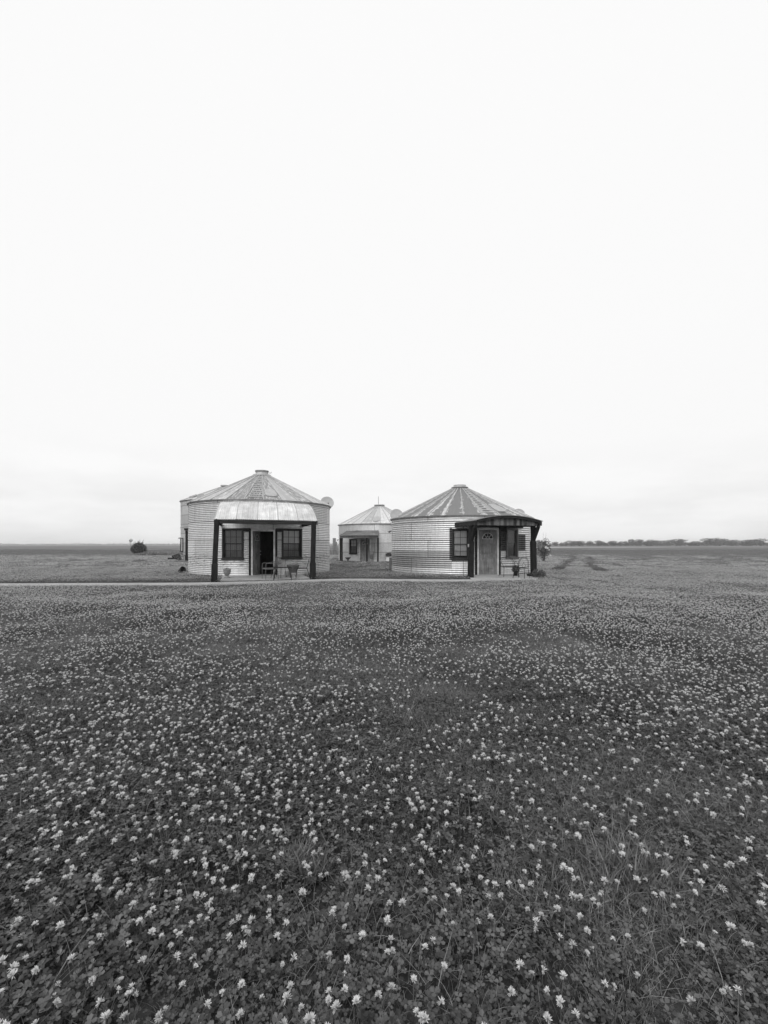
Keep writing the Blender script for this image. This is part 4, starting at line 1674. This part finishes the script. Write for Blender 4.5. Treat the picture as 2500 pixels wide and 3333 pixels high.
# flowering bush right of the arched porch
yb = 36.8
xb = P(1770, yb)
shrub("flowering_shrub", (xb, yb, 0), "loose flowering shrub with bare top twigs standing in the clover right of the arched porch", "shrub",
      [(0, 0, 1.3, .58, .5, .55), (-.2, 0, .9, .5, .4, .45), (.2, .1, .95, .45, .4, .45), (.0, 0, .55, .3, .3, .35), (.15, 0, 1.75, .3, .3, .3)], 1500, .085,
      [((rnd.uniform(-.08, .08), rnd.uniform(-.05, .05), 0), (rnd.uniform(-.6, .6), rnd.uniform(-.4, .4), rnd.uniform(1.1, 1.8)), .022) for _ in range(14)]
      + [((0, 0, .3), (-.05, 0, 2.55), .016), ((.03, 0, .3), (.2, 0, 2.5), .016)], stemmat='twig',
      blossoms=[(.1, -.5, 1.62, .1), (.2, -.5, 1.5, .08), (.02, -.5, 1.25, .14), (.14, -.5, 1.2, .1), (.3, -.45, 1.05, .08), (.42, -.4, .6, .08)])
# round dark bush far left
yb = 66.0
xb = P(452, yb)
bl = [(0, 0, .9, 1.0, .9, .85), (-.4, 0, .7, .75, .7, .65), (.45, 0, .75, .7, .7, .7), (0, 0, 1.3, .7, .6, .45), (.3, 0, 1.55, .34, .4, .32), (-.35, 0, 1.45, .3, .4, .34), (-.75, 0, 1.2, .3, .3, .3), (.85, 0, 1.1, .3, .3, .35), (.6, 0, 1.62, .14, .2, .3), (-.1, 0, 1.75, .14, .2, .3), (-1.05, 0, .7, .25, .3, .3)]
shrub("round_shrub", (xb, yb, 0), "dense round dark bush in the meadow at the far left, below the road signs", "shrub", bl, 3600, .17,
      [((rnd.uniform(-.2, .2), 0, 0), (rnd.uniform(-.8, .8), rnd.uniform(-.4, .4), rnd.uniform(1.5, 2.3)), .04) for _ in range(16)])
# planter bush at the right post
yb = 18.75
xb = P(1752, yb)
shrub("potted_shrub", (xb, yb, 0), "low bushy plant growing at the foot of the right post of the arched porch", "plant",
      [(0, 0, .24, .27, .24, .19), (-.13, 0, .18, .18, .2, .15), (.14, 0, .22, .17, .2, .16)], 900, .055,
      [((0, 0, 0), (rnd.uniform(-.2, .2), rnd.uniform(-.15, .15), rnd.uniform(.2, .4)), .008) for _ in range(8)])


def tussock(name, loc, w_, d_, h, n, label, cat="grass clump", group="tall grass clumps in the lawn"):
    mb = MB()
    for _ in range(n):
        a, r = rnd.uniform(0, 6.283), math.sqrt(rnd.random())
        x, y = math.cos(a) * r * w_, math.sin(a) * r * d_
        blade(mb, x, y, h * rnd.uniform(.5, 1.05) * (1 - .35 * r * r), rnd.uniform(.008, .016), rnd.uniform(.1, .8), rnd.uniform(0, .7))
    o = mb.build(name, [MAT['grass_blade'], MAT['grass_blade']], None, tones=True)
    o.location = loc
    tag(o, label, cat, group)
    return o


def G(px, py):
    Y = 1.5 * PXF / (py - 1772)
    return (P(px, Y), Y, 0)


tussock("grass_clump", G(456, 1832), .65, .35, .48, 700, "wide clump of tall grass at the far left, in front of the round bush")
tussock("grass_clump", G(437, 1868), .2, .16, .25, 260, "small tuft of tall grass by itself at the left edge of the lawn")
tussock("grass_clump", G(590, 1833), .55, .35, .42, 520, "tall grass around the foot of the tall bin's porch post")
tussock("grass_clump", G(582, 1866), .3, .2, .22, 300, "tuft of grass left of the black pot by the awning cabin")
tussock("grass_clump", G(606, 1868), .16, .16, .24, 200, "tuft of grass between the black pot and the corrugated wall")
tussock("grass_clump", G(900, 2122), .09, .08, .17, 160, "lone tuft of longer grass in the middle of the clover lawn")
tussock("grass_clump", G(2052, 2890), .22, .12, .24, 420, "loose clump of long grass blades in the near lawn at the lower right")
tussock("grass_clump", G(985, 2835), .12, .09, .13, 420, "dark fine grass clump among the clover in the near lawn, left of the middle")
tussock("grass_clump", G(1080, 1862), .16, .14, .2, 200, "dark tuft at the right foot of the awning cabin wall")
tussock("grass_clump", G(905, 1903), .22, .08, .13, 240, "weeds growing over the path edge in front of the awning cabin")
tussock("grass_clump", G(1322, 1898), .18, .08, .16, 220, "spiky weed at the front edge of the path between the cabins")
tussock("grass_clump", G(1683, 1896), .2, .07, .14, 200, "weeds at the front edge of the slab under the arched porch")
tussock("grass_clump", G(1090, 1822), .3, .3, .4, 240, "tall weeds beside the weathered gate posts behind the cabins")
# scrubby mound far left
shrub("low_scrub", (P(507, 58), 58, 0), "low scrubby growth trailing right of the round dark bush", "scrub",
      [(-.9, 0, .22, 1.1, .7, .28), (.4, .4, .2, 1.2, .7, .25), (1.7, .5, .12, 1.0, .7, .18), (-2.2, -.2, .15, .9, .6, .2)], 2200, .15,
      [((rnd.uniform(-1.5, 1.5), 0, 0), (rnd.uniform(-1.5, 1.5), .1, .4), .015) for _ in range(8)], leaf='grass_blade')
# dry plant next to the tall bin
shrub("dry_plant", (P(588, 37.5), 37.5, 0), "dry pale plant against the foot of the tall bin", "plant",
      [(0, 0, .45, .3, .25, .35)], 240, .09, [((0, 0, 0), (rnd.uniform(-.3, .3), rnd.uniform(-.2, .2), rnd.uniform(.5, .8)), .012) for _ in range(9)], stemmat='twig')

# ------------------------------------------------------------------ trees on the horizon
def tree_proto(seed):
    rnd.seed(seed)
    o = empty("tree", (0, 0, 0))
    cr, tk = MB(), MB()
    blobs = []
    for k in range(9):
        a = rnd.uniform(0, 6.283)
        r = rnd.uniform(.0, .34)
        blobs.append((math.cos(a) * r, math.sin(a) * r, rnd.uniform(.16, .78) if k > 3 else rnd.uniform(.16, .34), rnd.uniform(.2, .34), rnd.uniform(.2, .34), rnd.uniform(.15, .24)))
    leaf_cloud(cr, 1500, blobs, .09)
    cr.build("crown", MAT['tree_leaf'], o, tones=True)
    tk.tube([(0, 0, 0), (.01, 0, .25), (.0, .01, .5)], [.035, .026, .012], 6)
    for k in range(5):
        b_ = blobs[k]
        tk.tube([(0, 0, .22 + .04 * k), ((b_[0]) * .6, b_[1] * .6, b_[2] * .8), (b_[0], b_[1], b_[2])], [.016, .010, .004], 5)
    tk.build("trunk", MAT['bark'], o)
    return o


tps = [tree_proto(s) for s in (3, 8, 15, 23)]
rnd = random.Random(77)
ords = ["first", "second", "third", "fourth", "fifth", "sixth", "seventh", "eighth", "ninth", "tenth", "eleventh", "twelfth", "thirteenth", "fourteenth", "fifteenth", "sixteenth",
        "seventeenth", "eighteenth", "nineteenth", "twentieth", "twenty-first", "twenty-second", "twenty-third", "twenty-fourth", "twenty-fifth", "twenty-sixth"]
spec = [(1751, 18, 1755), (1775, 22, 1760), (1807, 17, 1761), (1827, 16, 1763), (1841, 12, 1758), (1861, 24, 1755), (1888, 29, 1759), (1920, 24, 1756), (1947, 24, 1759),
        (1969, 17, 1765), (1997, 28, 1756), (2019, 17, 1756), (2036, 13, 1759), (2058, 22, 1750), (2080, 24, 1750), (2112, 34, 1748), (2140, 30, 1752), (2176, 36, 1753), (2215, 38, 1749), (2258, 40, 1754),
        (2300, 38, 1751), (2342, 40, 1748), (2386, 38, 1753), (2430, 42, 1750), (2476, 40, 1752)]
for i, (px_, wpx, top) in enumerate(spec):
    Y = rnd.uniform(430, 500)
    o = tps[i] if i < 4 else copy_tree(tps[i % 4])
    top += rnd.uniform(-3, 3.5)
    h = (1.5 + (1773 - top) / PXF * Y) * .86
    wd = wpx * 1.5 / PXF * Y
    o.location = (P(px_, Y), Y, 0)
    o.scale = (wd / .95, wd / .95, h / .93)
    o.rotation_euler = (0, 0, rnd.uniform(0, 6.283))
    tag(o, "%s dark leafy tree from the left in the row along the right horizon" % ords[i], "tree", "trees along the right horizon")
# faint far wood along the left and middle horizon: one mass
mb = MB()
for i in range(420):
    px_ = -60 + i * 4.4
    Y = rnd.uniform(1300, 1700)
    hgt = 4.0 + 3.0 * noise.noise(Vector((i * .05, 0, 0))) + rnd.uniform(-.5, .5)
    leaf_cloud(mb, 26, [(P(px_, Y), Y, hgt * .45, 6.0, 4.0, hgt * .55)], 3.2)
tag(mb.build("distant_woods", MAT['tree_leaf'], None, tones=True), kind="stuff")
# low dark brush under the row of trees
mb = MB()
for i in range(150):
    px_ = 1740 + i * 5.4
    leaf_cloud(mb, 12, [(P(px_, 520), 520 + rnd.uniform(-8, 8), 1.2, 1.6, 2.0, 1.6)], 1.4)
tag(mb.build("brush", MAT['tree_leaf'], None, tones=True), kind="stuff")

# ------------------------------------------------------------------ porch furniture
def tubes(name, lists, r, mat, parent, n=5):
    mb = MB()
    for p in lists:
        mb.tube(p, r, n)
    return mb.build(name, MAT[mat], parent)


def arc_pts(f, n=12):
    return [f(i / n) for i in range(n + 1)]


def mesh_chair(loc, rz, label, mat='pale_iron'):
    """iron armchair with a tall slightly raked mesh back; faces local -y"""
    o = empty("patio_chair", loc, rz)
    tag(o, label, "chair", "iron chairs on the porches")
    w_, d_, sh, bh = .25, .24, .42, .90
    for sx in (-1, 1):
        tubes("front_leg", [[(sx * w_, -d_, 0), (sx * w_, -d_, sh), (sx * w_, -d_ + .01, .63)]], .011, mat, o)
        tubes("rear_leg", [[(sx * (w_ - .02), d_ + .06, 0), (sx * (w_ - .01), d_, sh)]], .011, mat, o)
        tubes("armrest", [[(sx * w_, -d_ + .01, .63), (sx * w_, -d_ + .06, .66), (sx * w_, 0, .645), (sx * w_, d_ + .04, .70)]], .013, mat, o)
    st = MB()
    st.tube([(-w_, -d_, sh), (w_, -d_, sh), (w_, d_, sh), (-w_, d_, sh), (-w_, -d_, sh)], .010, 5)
    for k in range(1, 9):
        x = -w_ + 2 * w_ * k / 9
        st.tube([(x, -d_, sh), (x, 0, sh - .012), (x, d_, sh)], .0045, 4)
    st.box((0, 0, sh + .02), (2 * w_ - .04, 2 * d_ - .04, .035), bev=.012)
    st.build("seat", MAT[mat], o)
    bk = MB()
    bk.tube([(-w_, d_, sh), (-w_ + .01, d_ + .08, bh - .06), (-w_ + .05, d_ + .095, bh), (w_ - .05, d_ + .095, bh), (w_ - .01, d_ + .08, bh - .06), (w_, d_, sh)], .011, 6)
    for k in range(1, 12):
        x = -w_ + 2 * w_ * k / 12
        bk.tube([(x, d_ + .01, sh + .02), (x * .98, d_ + .085, bh - .02)], .0045, 4)
    for k in range(1, 9):
        z = sh + (bh - sh) * k / 9
        y = d_ + .08 * k / 9
        bk.tube([(-w_, y, z), (w_, y, z)], .004, 4)
    bk.build("backrest", MAT[mat], o)
    return o


def hoop_chair(loc, rz, label, w_=.22, bh=.88, mat='iron', arms=False, scroll=True):
    """bistro seat with an arched double-hoop back; faces local -y"""
    o = empty("patio_chair" if w_ < .27 else "patio_bench", loc, rz)
    tag(o, label, "chair" if w_ < .27 else "bench", "iron chairs on the porches")
    d_, sh = .20, .44
    for sx in (-1, 1):
        tubes("front_leg", [[(sx * (w_ - .03), -d_ + .02, sh), (sx * w_, -d_ - .03, .2), (sx * (w_ + .02), -d_ - .06, 0)]], .012, mat, o)
        tubes("rear_leg", [[(sx * (w_ - .03), d_ - .01, sh), (sx * w_, d_ + .03, .2), (sx * (w_ + .02), d_ + .07, 0)]], .012, mat, o)
    st = MB()
    n = 20
    rim = [(w_ * math.cos(2 * math.pi * k / n), d_ * math.sin(2 * math.pi * k / n), sh) for k in range(n + 1)] if w_ < .27 else \
          [(-w_, -d_, sh), (w_, -d_, sh), (w_, d_, sh), (-w_, d_, sh), (-w_, -d_, sh)]
    st.tube(rim, .011, 5)
    for k in range(1, 10):
        x = -w_ + 2 * w_ * k / 10
        yy = d_ * (math.sqrt(1 - (x / w_) ** 2) if w_ < .27 else 1)
        st.tube([(x, -yy, sh), (x, yy, sh)], .006, 4)
    st.build("seat", MAT[mat], o)
    bk = MB()
    for q in (1.0, .84):
        bk.tube(arc_pts(lambda t: (-w_ * q * math.cos(math.pi * t) * (1 if .0 < t < 1 else 1), d_ + .09 * math.sin(math.pi * t), sh + (bh * (1 if q == 1 else .955) - sh) * min(1, (math.sin(math.pi * t)) ** .55)), 18), .010 if q == 1 else .007, 5)
    if scroll:
        for sx in (-1, 1):
            bk.tube(arc_pts(lambda t: (sx * (.03 + .05 * math.sin(math.pi * t * 1.5)), d_ + .04, sh + .02 + .22 * t), 8), .006, 4)
    if not scroll:
        bk.tube([(-w_ * .95, d_ + .03, sh + .13), (w_ * .95, d_ + .03, sh + .13)], .008, 4)
    bk.build("backrest", MAT[mat], o)
    if arms:
        for sx in (-1, 1):
            tubes("armrest", [arc_pts(lambda t: (sx * (w_ + .015), d_ - (2 * d_) * t, sh + .2 * math.sin(math.pi * (.25 + .75 * t)) + .02), 8)], .010, mat, o)
    return o


SA, SB = .08, .07
mesh_chair((P(878, 17.75), 17.75, SA), R_(-58), "pale iron armchair with a tall mesh back in front of the open doorway")


def wire_chair(loc, rz, label, mat='iron'):
    o = empty("patio_chair", loc, rz)
    tag(o, label, "chair", "iron chairs on the porches")
    w_, d_, sh = .21, .2, .43
    for sx in (-1, 1):
        tubes("front_leg", [[(sx * w_, -d_, sh), (sx * (w_ + .01), -d_ - .05, 0)]], .010, mat, o)
        tubes("rear_leg", [[(sx * w_, d_, sh), (sx * (w_ + .01), d_ + .14, 0)]], .010, mat, o)
    st = MB()
    st.tube([(-w_, -d_, sh), (w_, -d_, sh), (w_, d_, sh), (-w_, d_, sh), (-w_, -d_, sh)], .010, 5)
    for k in range(1, 10):
        x = -w_ + 2 * w_ * k / 10
        st.tube([(x, -d_, sh), (x, d_, sh)], .005, 4)
    st.build("seat", MAT[mat], o)
    bk = MB()
    bk.tube([(-w_, d_, sh), (-w_, d_ + .09, .80), (-w_ + .04, d_ + .10, .86), (w_ - .04, d_ + .10, .86), (w_, d_ + .09, .80), (w_, d_, sh)], .009, 5)
    for k in range(1, 8):
        x = -w_ + 2 * w_ * k / 8
        bk.tube([(x, d_ + .02, sh + .1), (x, d_ + .095, .84)], .0045, 4)
    bk.tube([(-w_, d_ + .02, sh + .1), (w_, d_ + .02, sh + .1)], .006, 4)
    bk.build("backrest", MAT[mat], o)
    return o


wire_chair((P(906, 18.4), 18.4, SA), R_(-10), "thin wire chair standing behind the small iron table")
wire_chair((P(983, 18.1), 18.1, SA), R_(-80), "black wire chair beside the right post of the awning cabin, seen from its side")
# small table on hairpin legs
tb = empty("side_table", (P(920, 17.05), 17.05, SA), R_(12))
tag(tb, "small black iron table on thin hairpin legs under the awning", "table")
mb = MB()
tw, td, tz = .34, .26, .52
mb.tube([(-tw, -td, tz), (tw, -td, tz), (tw, td, tz), (-tw, td, tz), (-tw, -td, tz)], .014, 6)
for k in range(1, 16):
    x = -tw + 2 * tw * k / 16
    mb.tube([(x, -td, tz), (x, td, tz)], .006, 4)
for k in range(1, 10):
    y = -td + 2 * td * k / 10
    mb.tube([(-tw, y, tz + .003), (tw, y, tz + .003)], .006, 4)
mb.build("table_top", MAT['iron'], tb)
for sx in (-1, 1):
    for sy in (-1, 1):
        x, y = sx * (tw - .02), sy * (td - .02)
        tubes("leg", [[(x - .06 * sx, y, tz), (x + .02 * sx, y + .02 * sy, .02), (x + .025 * sx, y + .025 * sy, 0), (x + .02 * sx, y + .015 * sy, .03), (x, y - .08 * sy, tz)]], .008, 'iron', tb)


def pot(name, loc, prof, mat, label, cat="pot", fill=None, n=24, group=None):
    o = empty(name, loc)
    tag(o, label, cat, group)
    mb = MB()
    mb.lathe(prof, n)
    mb.build("body", MAT[mat], o)
    if fill:
        r, z = fill
        so = MB()
        so.lathe([(r, z), (r * .5, z + .012), (.001, z + .015)], n)
        so.build("earth", MAT['soil'], o)
    return o


Yp = 18.6
pot("flower_pot", (P(954, Yp), Yp, SA), [(.001, 0), (.15, 0), (.145, .03), (.16, .18), (.19, .32), (.245, .44), (.27, .50), (.28, .54), (.265, .55), (.245, .50), (.17, .34), (.001, .32)], 'pot_dark',
    "big dark flaring flower pot between the iron table and the window", fill=(.23, .47))
pot("flower_pot", (P(934, 18.9), 18.9, SA), [(.001, 0), (.07, 0), (.10, .05), (.115, .13), (.11, .21), (.09, .25), (.08, .245), (.10, .2), (.1, .1), (.001, .05)], 'pot_pale',
    "small pale round pot on the floor beside the big flaring pot", fill=(.09, .22))
pot("flower_pot", (P(958, 18.05), 18.05, SA), [(.001, 0), (.12, 0), (.11, .03), (.09, .06), (.11, .15), (.14, .22), (.13, .225), (.10, .15), (.001, .1)], 'urn_stone',
    "squat mottled pot standing in front of the big flaring pot", fill=(.125, .19))
Yp = 18.35
ur = pot("stone_urn", (P(739, Yp), Yp, SA), [(.001, 0), (.11, 0), (.12, .02), (.07, .06), (.055, .09), (.09, .12), (.135, .18), (.155, .27), (.15, .33), (.165, .35), (.165, .375), (.14, .38), (.13, .3), (.001, .28)], 'urn_stone',
         "pale stone urn on a foot standing by the left window under the awning", "urn", fill=(.135, .34))
mb = MB()
for k in range(5):
    mb.tube([(.02 * k - .05, 0, .34), (.03 * k - .06, .01, .40 + .03 * (k % 3))], .008, 4)
mb.build("plant_stubs", MAT['bark'], ur)

# arched porch furniture
hoop_chair((P(1657, 19.25), 19.25, SB), R_(8), "black iron bench with an arched back against the wall beside the weathered door", w_=.34, bh=.88, arms=True, scroll=False)
hoop_chair((P(1697, 18.35), 18.35, SB), R_(-42), "black iron chair with a rounded hoop back near the right post of the arched porch", w_=.235, bh=.88)
o = pot("flower_pot", (P(1679, 19.75), 19.75, SB), [(.001, 0), (.08, 0), (.10, .18), (.115, .22), (.10, .22), (.10, .17), (.001, .15)], 'plastic_black',
        "dark pot with a dark leafy plant between the arched bench and the hoop chair", "potted plant", fill=(.095, .18))
mb = MB()
leaf_cloud(mb, 260, [(0, 0, .32, .16, .15, .14)], .09, droop=.2)
mb.build("foliage", MAT['shrub_leaf'], o, tones=True)
mb = MB()
o = pot("flower_pot", (P(1726, 19.55), 19.55, 0.0), [(.001, 0), (.13, 0), (.15, .12), (.16, .16), (.14, .16), (.13, .1), (.001, .08)], 'plastic_black',
        "low black pot behind the right post of the arched porch", fill=(.13, .12))

# small cabin's things
Yp = 36.6
pot("pedestal_planter", (P(1132.5, Yp), Yp, 0), [(.001, 0), (.16, 0), (.15, .04), (.06, .1), (.06, .18), (.15, .28), (.24, .38), (.25, .42), (.22, .42), (.18, .34), (.001, .3)], 'pot_dark',
    "dark pedestal planter by the left posts of the cabin farthest back", "planter", fill=(.2, .38))
Yp = 36.9
o = empty("planter_box", (P(1266, Yp), Yp, 0))
tag(o, "white planter box with a dark plant at the right of the cabin farthest back", "planter")
mb = MB()
V = []
for (z, q) in ((0, 1.12), (.42, .9)):
    V += [(-.26 * q, -.2 * q, z), (.26 * q, -.2 * q, z), (.26 * q, .2 * q, z), (-.26 * q, .2 * q, z)]
mb.add(V, [(0, 1, 5, 4), (1, 2, 6, 5), (2, 3, 7, 6), (3, 0, 4, 7), (4, 5, 6, 7)])
mb.box((0, 0, .43), (.52, .42, .05), bev=.01)
mb.build("box", MAT['white_paint'], o)
mb = MB()
leaf_cloud(mb, 380, [(0, 0, .60, .27, .2, .18)], .10)
mb.build("foliage", MAT['shrub_leaf'], o, tones=True)
mb = MB()
o = empty("leaning_rake", (P(1209, 36.95), 36.95, 0), R_(-14))
tag(o, "dull tapered metal basket leaning on the wall beside the farthest cabin's door", "basket")
o.name = "wall_basket"
mb = MB()
mb.lathe([(.10, .25), (.12, .28), (.19, .62), (.23, .92), (.22, .92), (.18, .62), (.11, .3), (.001, .28)], 16)
mb.build("body", MAT['trim_dull'], o)
mb = MB()
mb.tube([(0, .1, .5), (0, .28, .5)], .02, 5)
mb.build("hook", MAT['iron'], o)

# ------------------------------------------------------------------ odds and ends
# weathered posts between the cabins
for (px0, px1, top, base, label, mt) in ((1083.6, 1093, 1751, 1806, "thick weathered square post standing behind the gap between the cabins, darker low down", 'post_wood'),
                                         (1093.8, 1097, 1763, 1804, "thin pale post just right of the thick weathered one", 'post_wood')):
    Y = 1.5 * PXF / (base - 1772)
    w_ = (px1 - px0) / PXF * Y
    h = 1.5 + (1772 - top) / PXF * Y
    mb = MB()
    mb.box((0, 0, h / 2 - .1), (w_, w_, h + .2), bev=.03)
    o = empty("wooden_post", (P((px0 + px1) / 2, Y), Y, 0))
    tag(o, label, "post", "posts behind the cabins")
    mb.build("shaft", MAT[mt], o)
    if w_ > .2:
        mb = MB()
        mb.box((0, 0, .62), (w_ + .03, w_ + .03, .05), bev=.006)
        mb.build("band", MAT['iron'], o)

# black pot lying on the grass
o = empty("black_tub", G(594, 1868))
tag(o, "black ribbed plastic tub lying on its side in the clover left of the awning cabin", "tub")
mb = MB()
M = Matrix.Rotation(R_(-25), 3, 'Z') @ Matrix.Rotation(R_(62), 3, 'Y')
mb.lathe([(.001, 0), (.115, 0), (.122, .05), (.117, .055), (.128, .12), (.122, .125), (.135, .19), (.15, .25), (.16, .25), (.158, .27), (.145, .265), (.115, .03), (.001, .03)], 22, (-.12, 0, .13), M=M)
mb.build("body", MAT['plastic_black'], o)
mb = MB()
for k in range(3):
    c = Vector((-.12, 0, .13)) + M @ Vector((0, 0, .06 + .06 * k))
    r = .127 + .008 * k
    mb.tube([c + M @ Vector((r * math.cos(t * .45), r * math.sin(t * .45), 0)) for t in range(15)], .006, 4)
mb.build("ribs", MAT['mid_frame'], o)
# broken boxes by the tall bin
o = empty("wooden_crate", G(573, 1823), R_(18))
tag(o, "dark crate tipped up on edge in the grass near the tall bin", "crate")
mb = MB()
M = Matrix.Rotation(R_(-20), 3, 'Y')
for dz in (-.13, 0, .13):
    for dy in (-.2, .2):
        mb.box(M @ Vector((0, dy, dz)) + Vector((0, 0, .36)), (.62, .02, .10), 0, .5, M)
for dx in (-.3, .3):
    mb.box(M @ Vector((dx, 0, 0)) + Vector((0, 0, .36)), (.03, .38, .38), 0, .5, M)
mb.box(M @ Vector((0, 0, -.19)) + Vector((0, 0, .36)), (.56, .37, .02), 0, .5, M)
mb.build("slats", MAT['timber_cross'], o)
o = empty("wooden_crate", G(562, 1824), R_(5))
tag(o, "dark low flat crate lying left of the tipped one near the tall bin", "crate")
mb = MB()
for dy in (-.22, .22):
    for dz in (.07, .19):
        mb.box((0, dy, dz), (.72, .022, .10))
for dx in (-.34, .34):
    mb.box((dx, 0, .13), (.03, .40, .22))
mb.box((0, 0, .25), (.74, .46, .02), bev=.004)
mb.build("slats", MAT['timber_cross'], o)

# road signs far left
Y = 118.0
o = empty("round_sign", (P(426.5, Y), Y, 0), 0)
tag(o, "round white sign with dark rim and bar, on a thin post far left", "road sign")
zc = 1.5 + 14 / PXF * Y
mb = MB()
M = Matrix.Rotation(R_(90), 3, 'X')
mb.lathe([(.001, .012), (.30, .012), (.30, -.012), (.001, -.012)], 24, (0, 0, zc), M=M)
mb.build("sign_plate", MAT['white_paint'], o)
mb = MB()
mb.lathe([(.29, .02), (.41, .02), (.41, -.02), (.29, -.02), (.29, .02)], 24, (0, 0, zc), M=M)
mb.box((0, -.025, zc), (.52, .02, .10))
mb.build("sign_marking", MAT['mid_frame'], o)
mb = MB()
mb.tube([(0, .05, 0), (0, .05, zc + .25)], .04, 6)
mb.build("sign_post", MAT['trim_dull'], o)
o = empty("arrow_sign", (P(416.8, Y), Y + 1, 0), 0)
tag(o, "pale sign board with two black arrow marks, left of the round sign", "road sign")
zc = 1.5 + 11 / PXF * Y
mb = MB()
mb.box((0, 0, zc), (.75, .03, .75), bev=.01)
mb.build("sign_plate", MAT['white_paint'], o)
mb = MB()
zz = zc
for (sx, up) in ((-.2, False), (.16, True)):
    if not up:
        mb.add([(sx - .13, -.03, zz + .22), (sx + .13, -.03, zz + .22), (sx, -.03, zz - .05), (sx - .13, -.022, zz + .22), (sx + .13, -.022, zz + .22), (sx, -.022, zz - .05)], [(0, 2, 1), (0, 1, 4, 3), (1, 2, 5, 4), (2, 0, 3, 5)])
    else:
        mb.tube([(sx - .12, -.03, zz - .3), (sx - .08, -.03, zz - .1), (sx + .02, -.03, zz + .02), (sx + .04, -.03, zz + .15)], .05, 4)
        mb.add([(sx - .10, -.03, zz + .12), (sx + .17, -.03, zz + .12), (sx + .05, -.03, zz + .33), (sx - .10, -.022, zz + .12), (sx + .17, -.022, zz + .12), (sx + .05, -.022, zz + .33)], [(0, 1, 2), (0, 3, 4, 1), (1, 4, 5, 2), (2, 5, 3, 0)])
mb.build("arrow", MAT['black_paint'], o)
mb = MB()
mb.tube([(0, .06, 0), (0, .06, zc + .3)], .04, 6)
mb.build("sign_post", MAT['trim_dull'], o)

# ------------------------------------------------------------------ damp air over the whole place
m = bpy.data.materials.new('air')
m.use_nodes = True
nt = m.node_tree
nt.nodes.clear()
pv = N(nt, 'ShaderNodeVolumePrincipled')
pv.inputs['Color'].default_value = (0.98, 0.98, 0.98, 1)
pv.inputs['Density'].default_value = 0.0004
oo = N(nt, 'ShaderNodeOutputMaterial')
S(nt, pv.outputs[0], oo.inputs['Volume'])
mb = MB()
mb.box((0, 1275, 7.5), (5300, 2750, 17))
tag(mb.build("haze", m), kind="stuff")
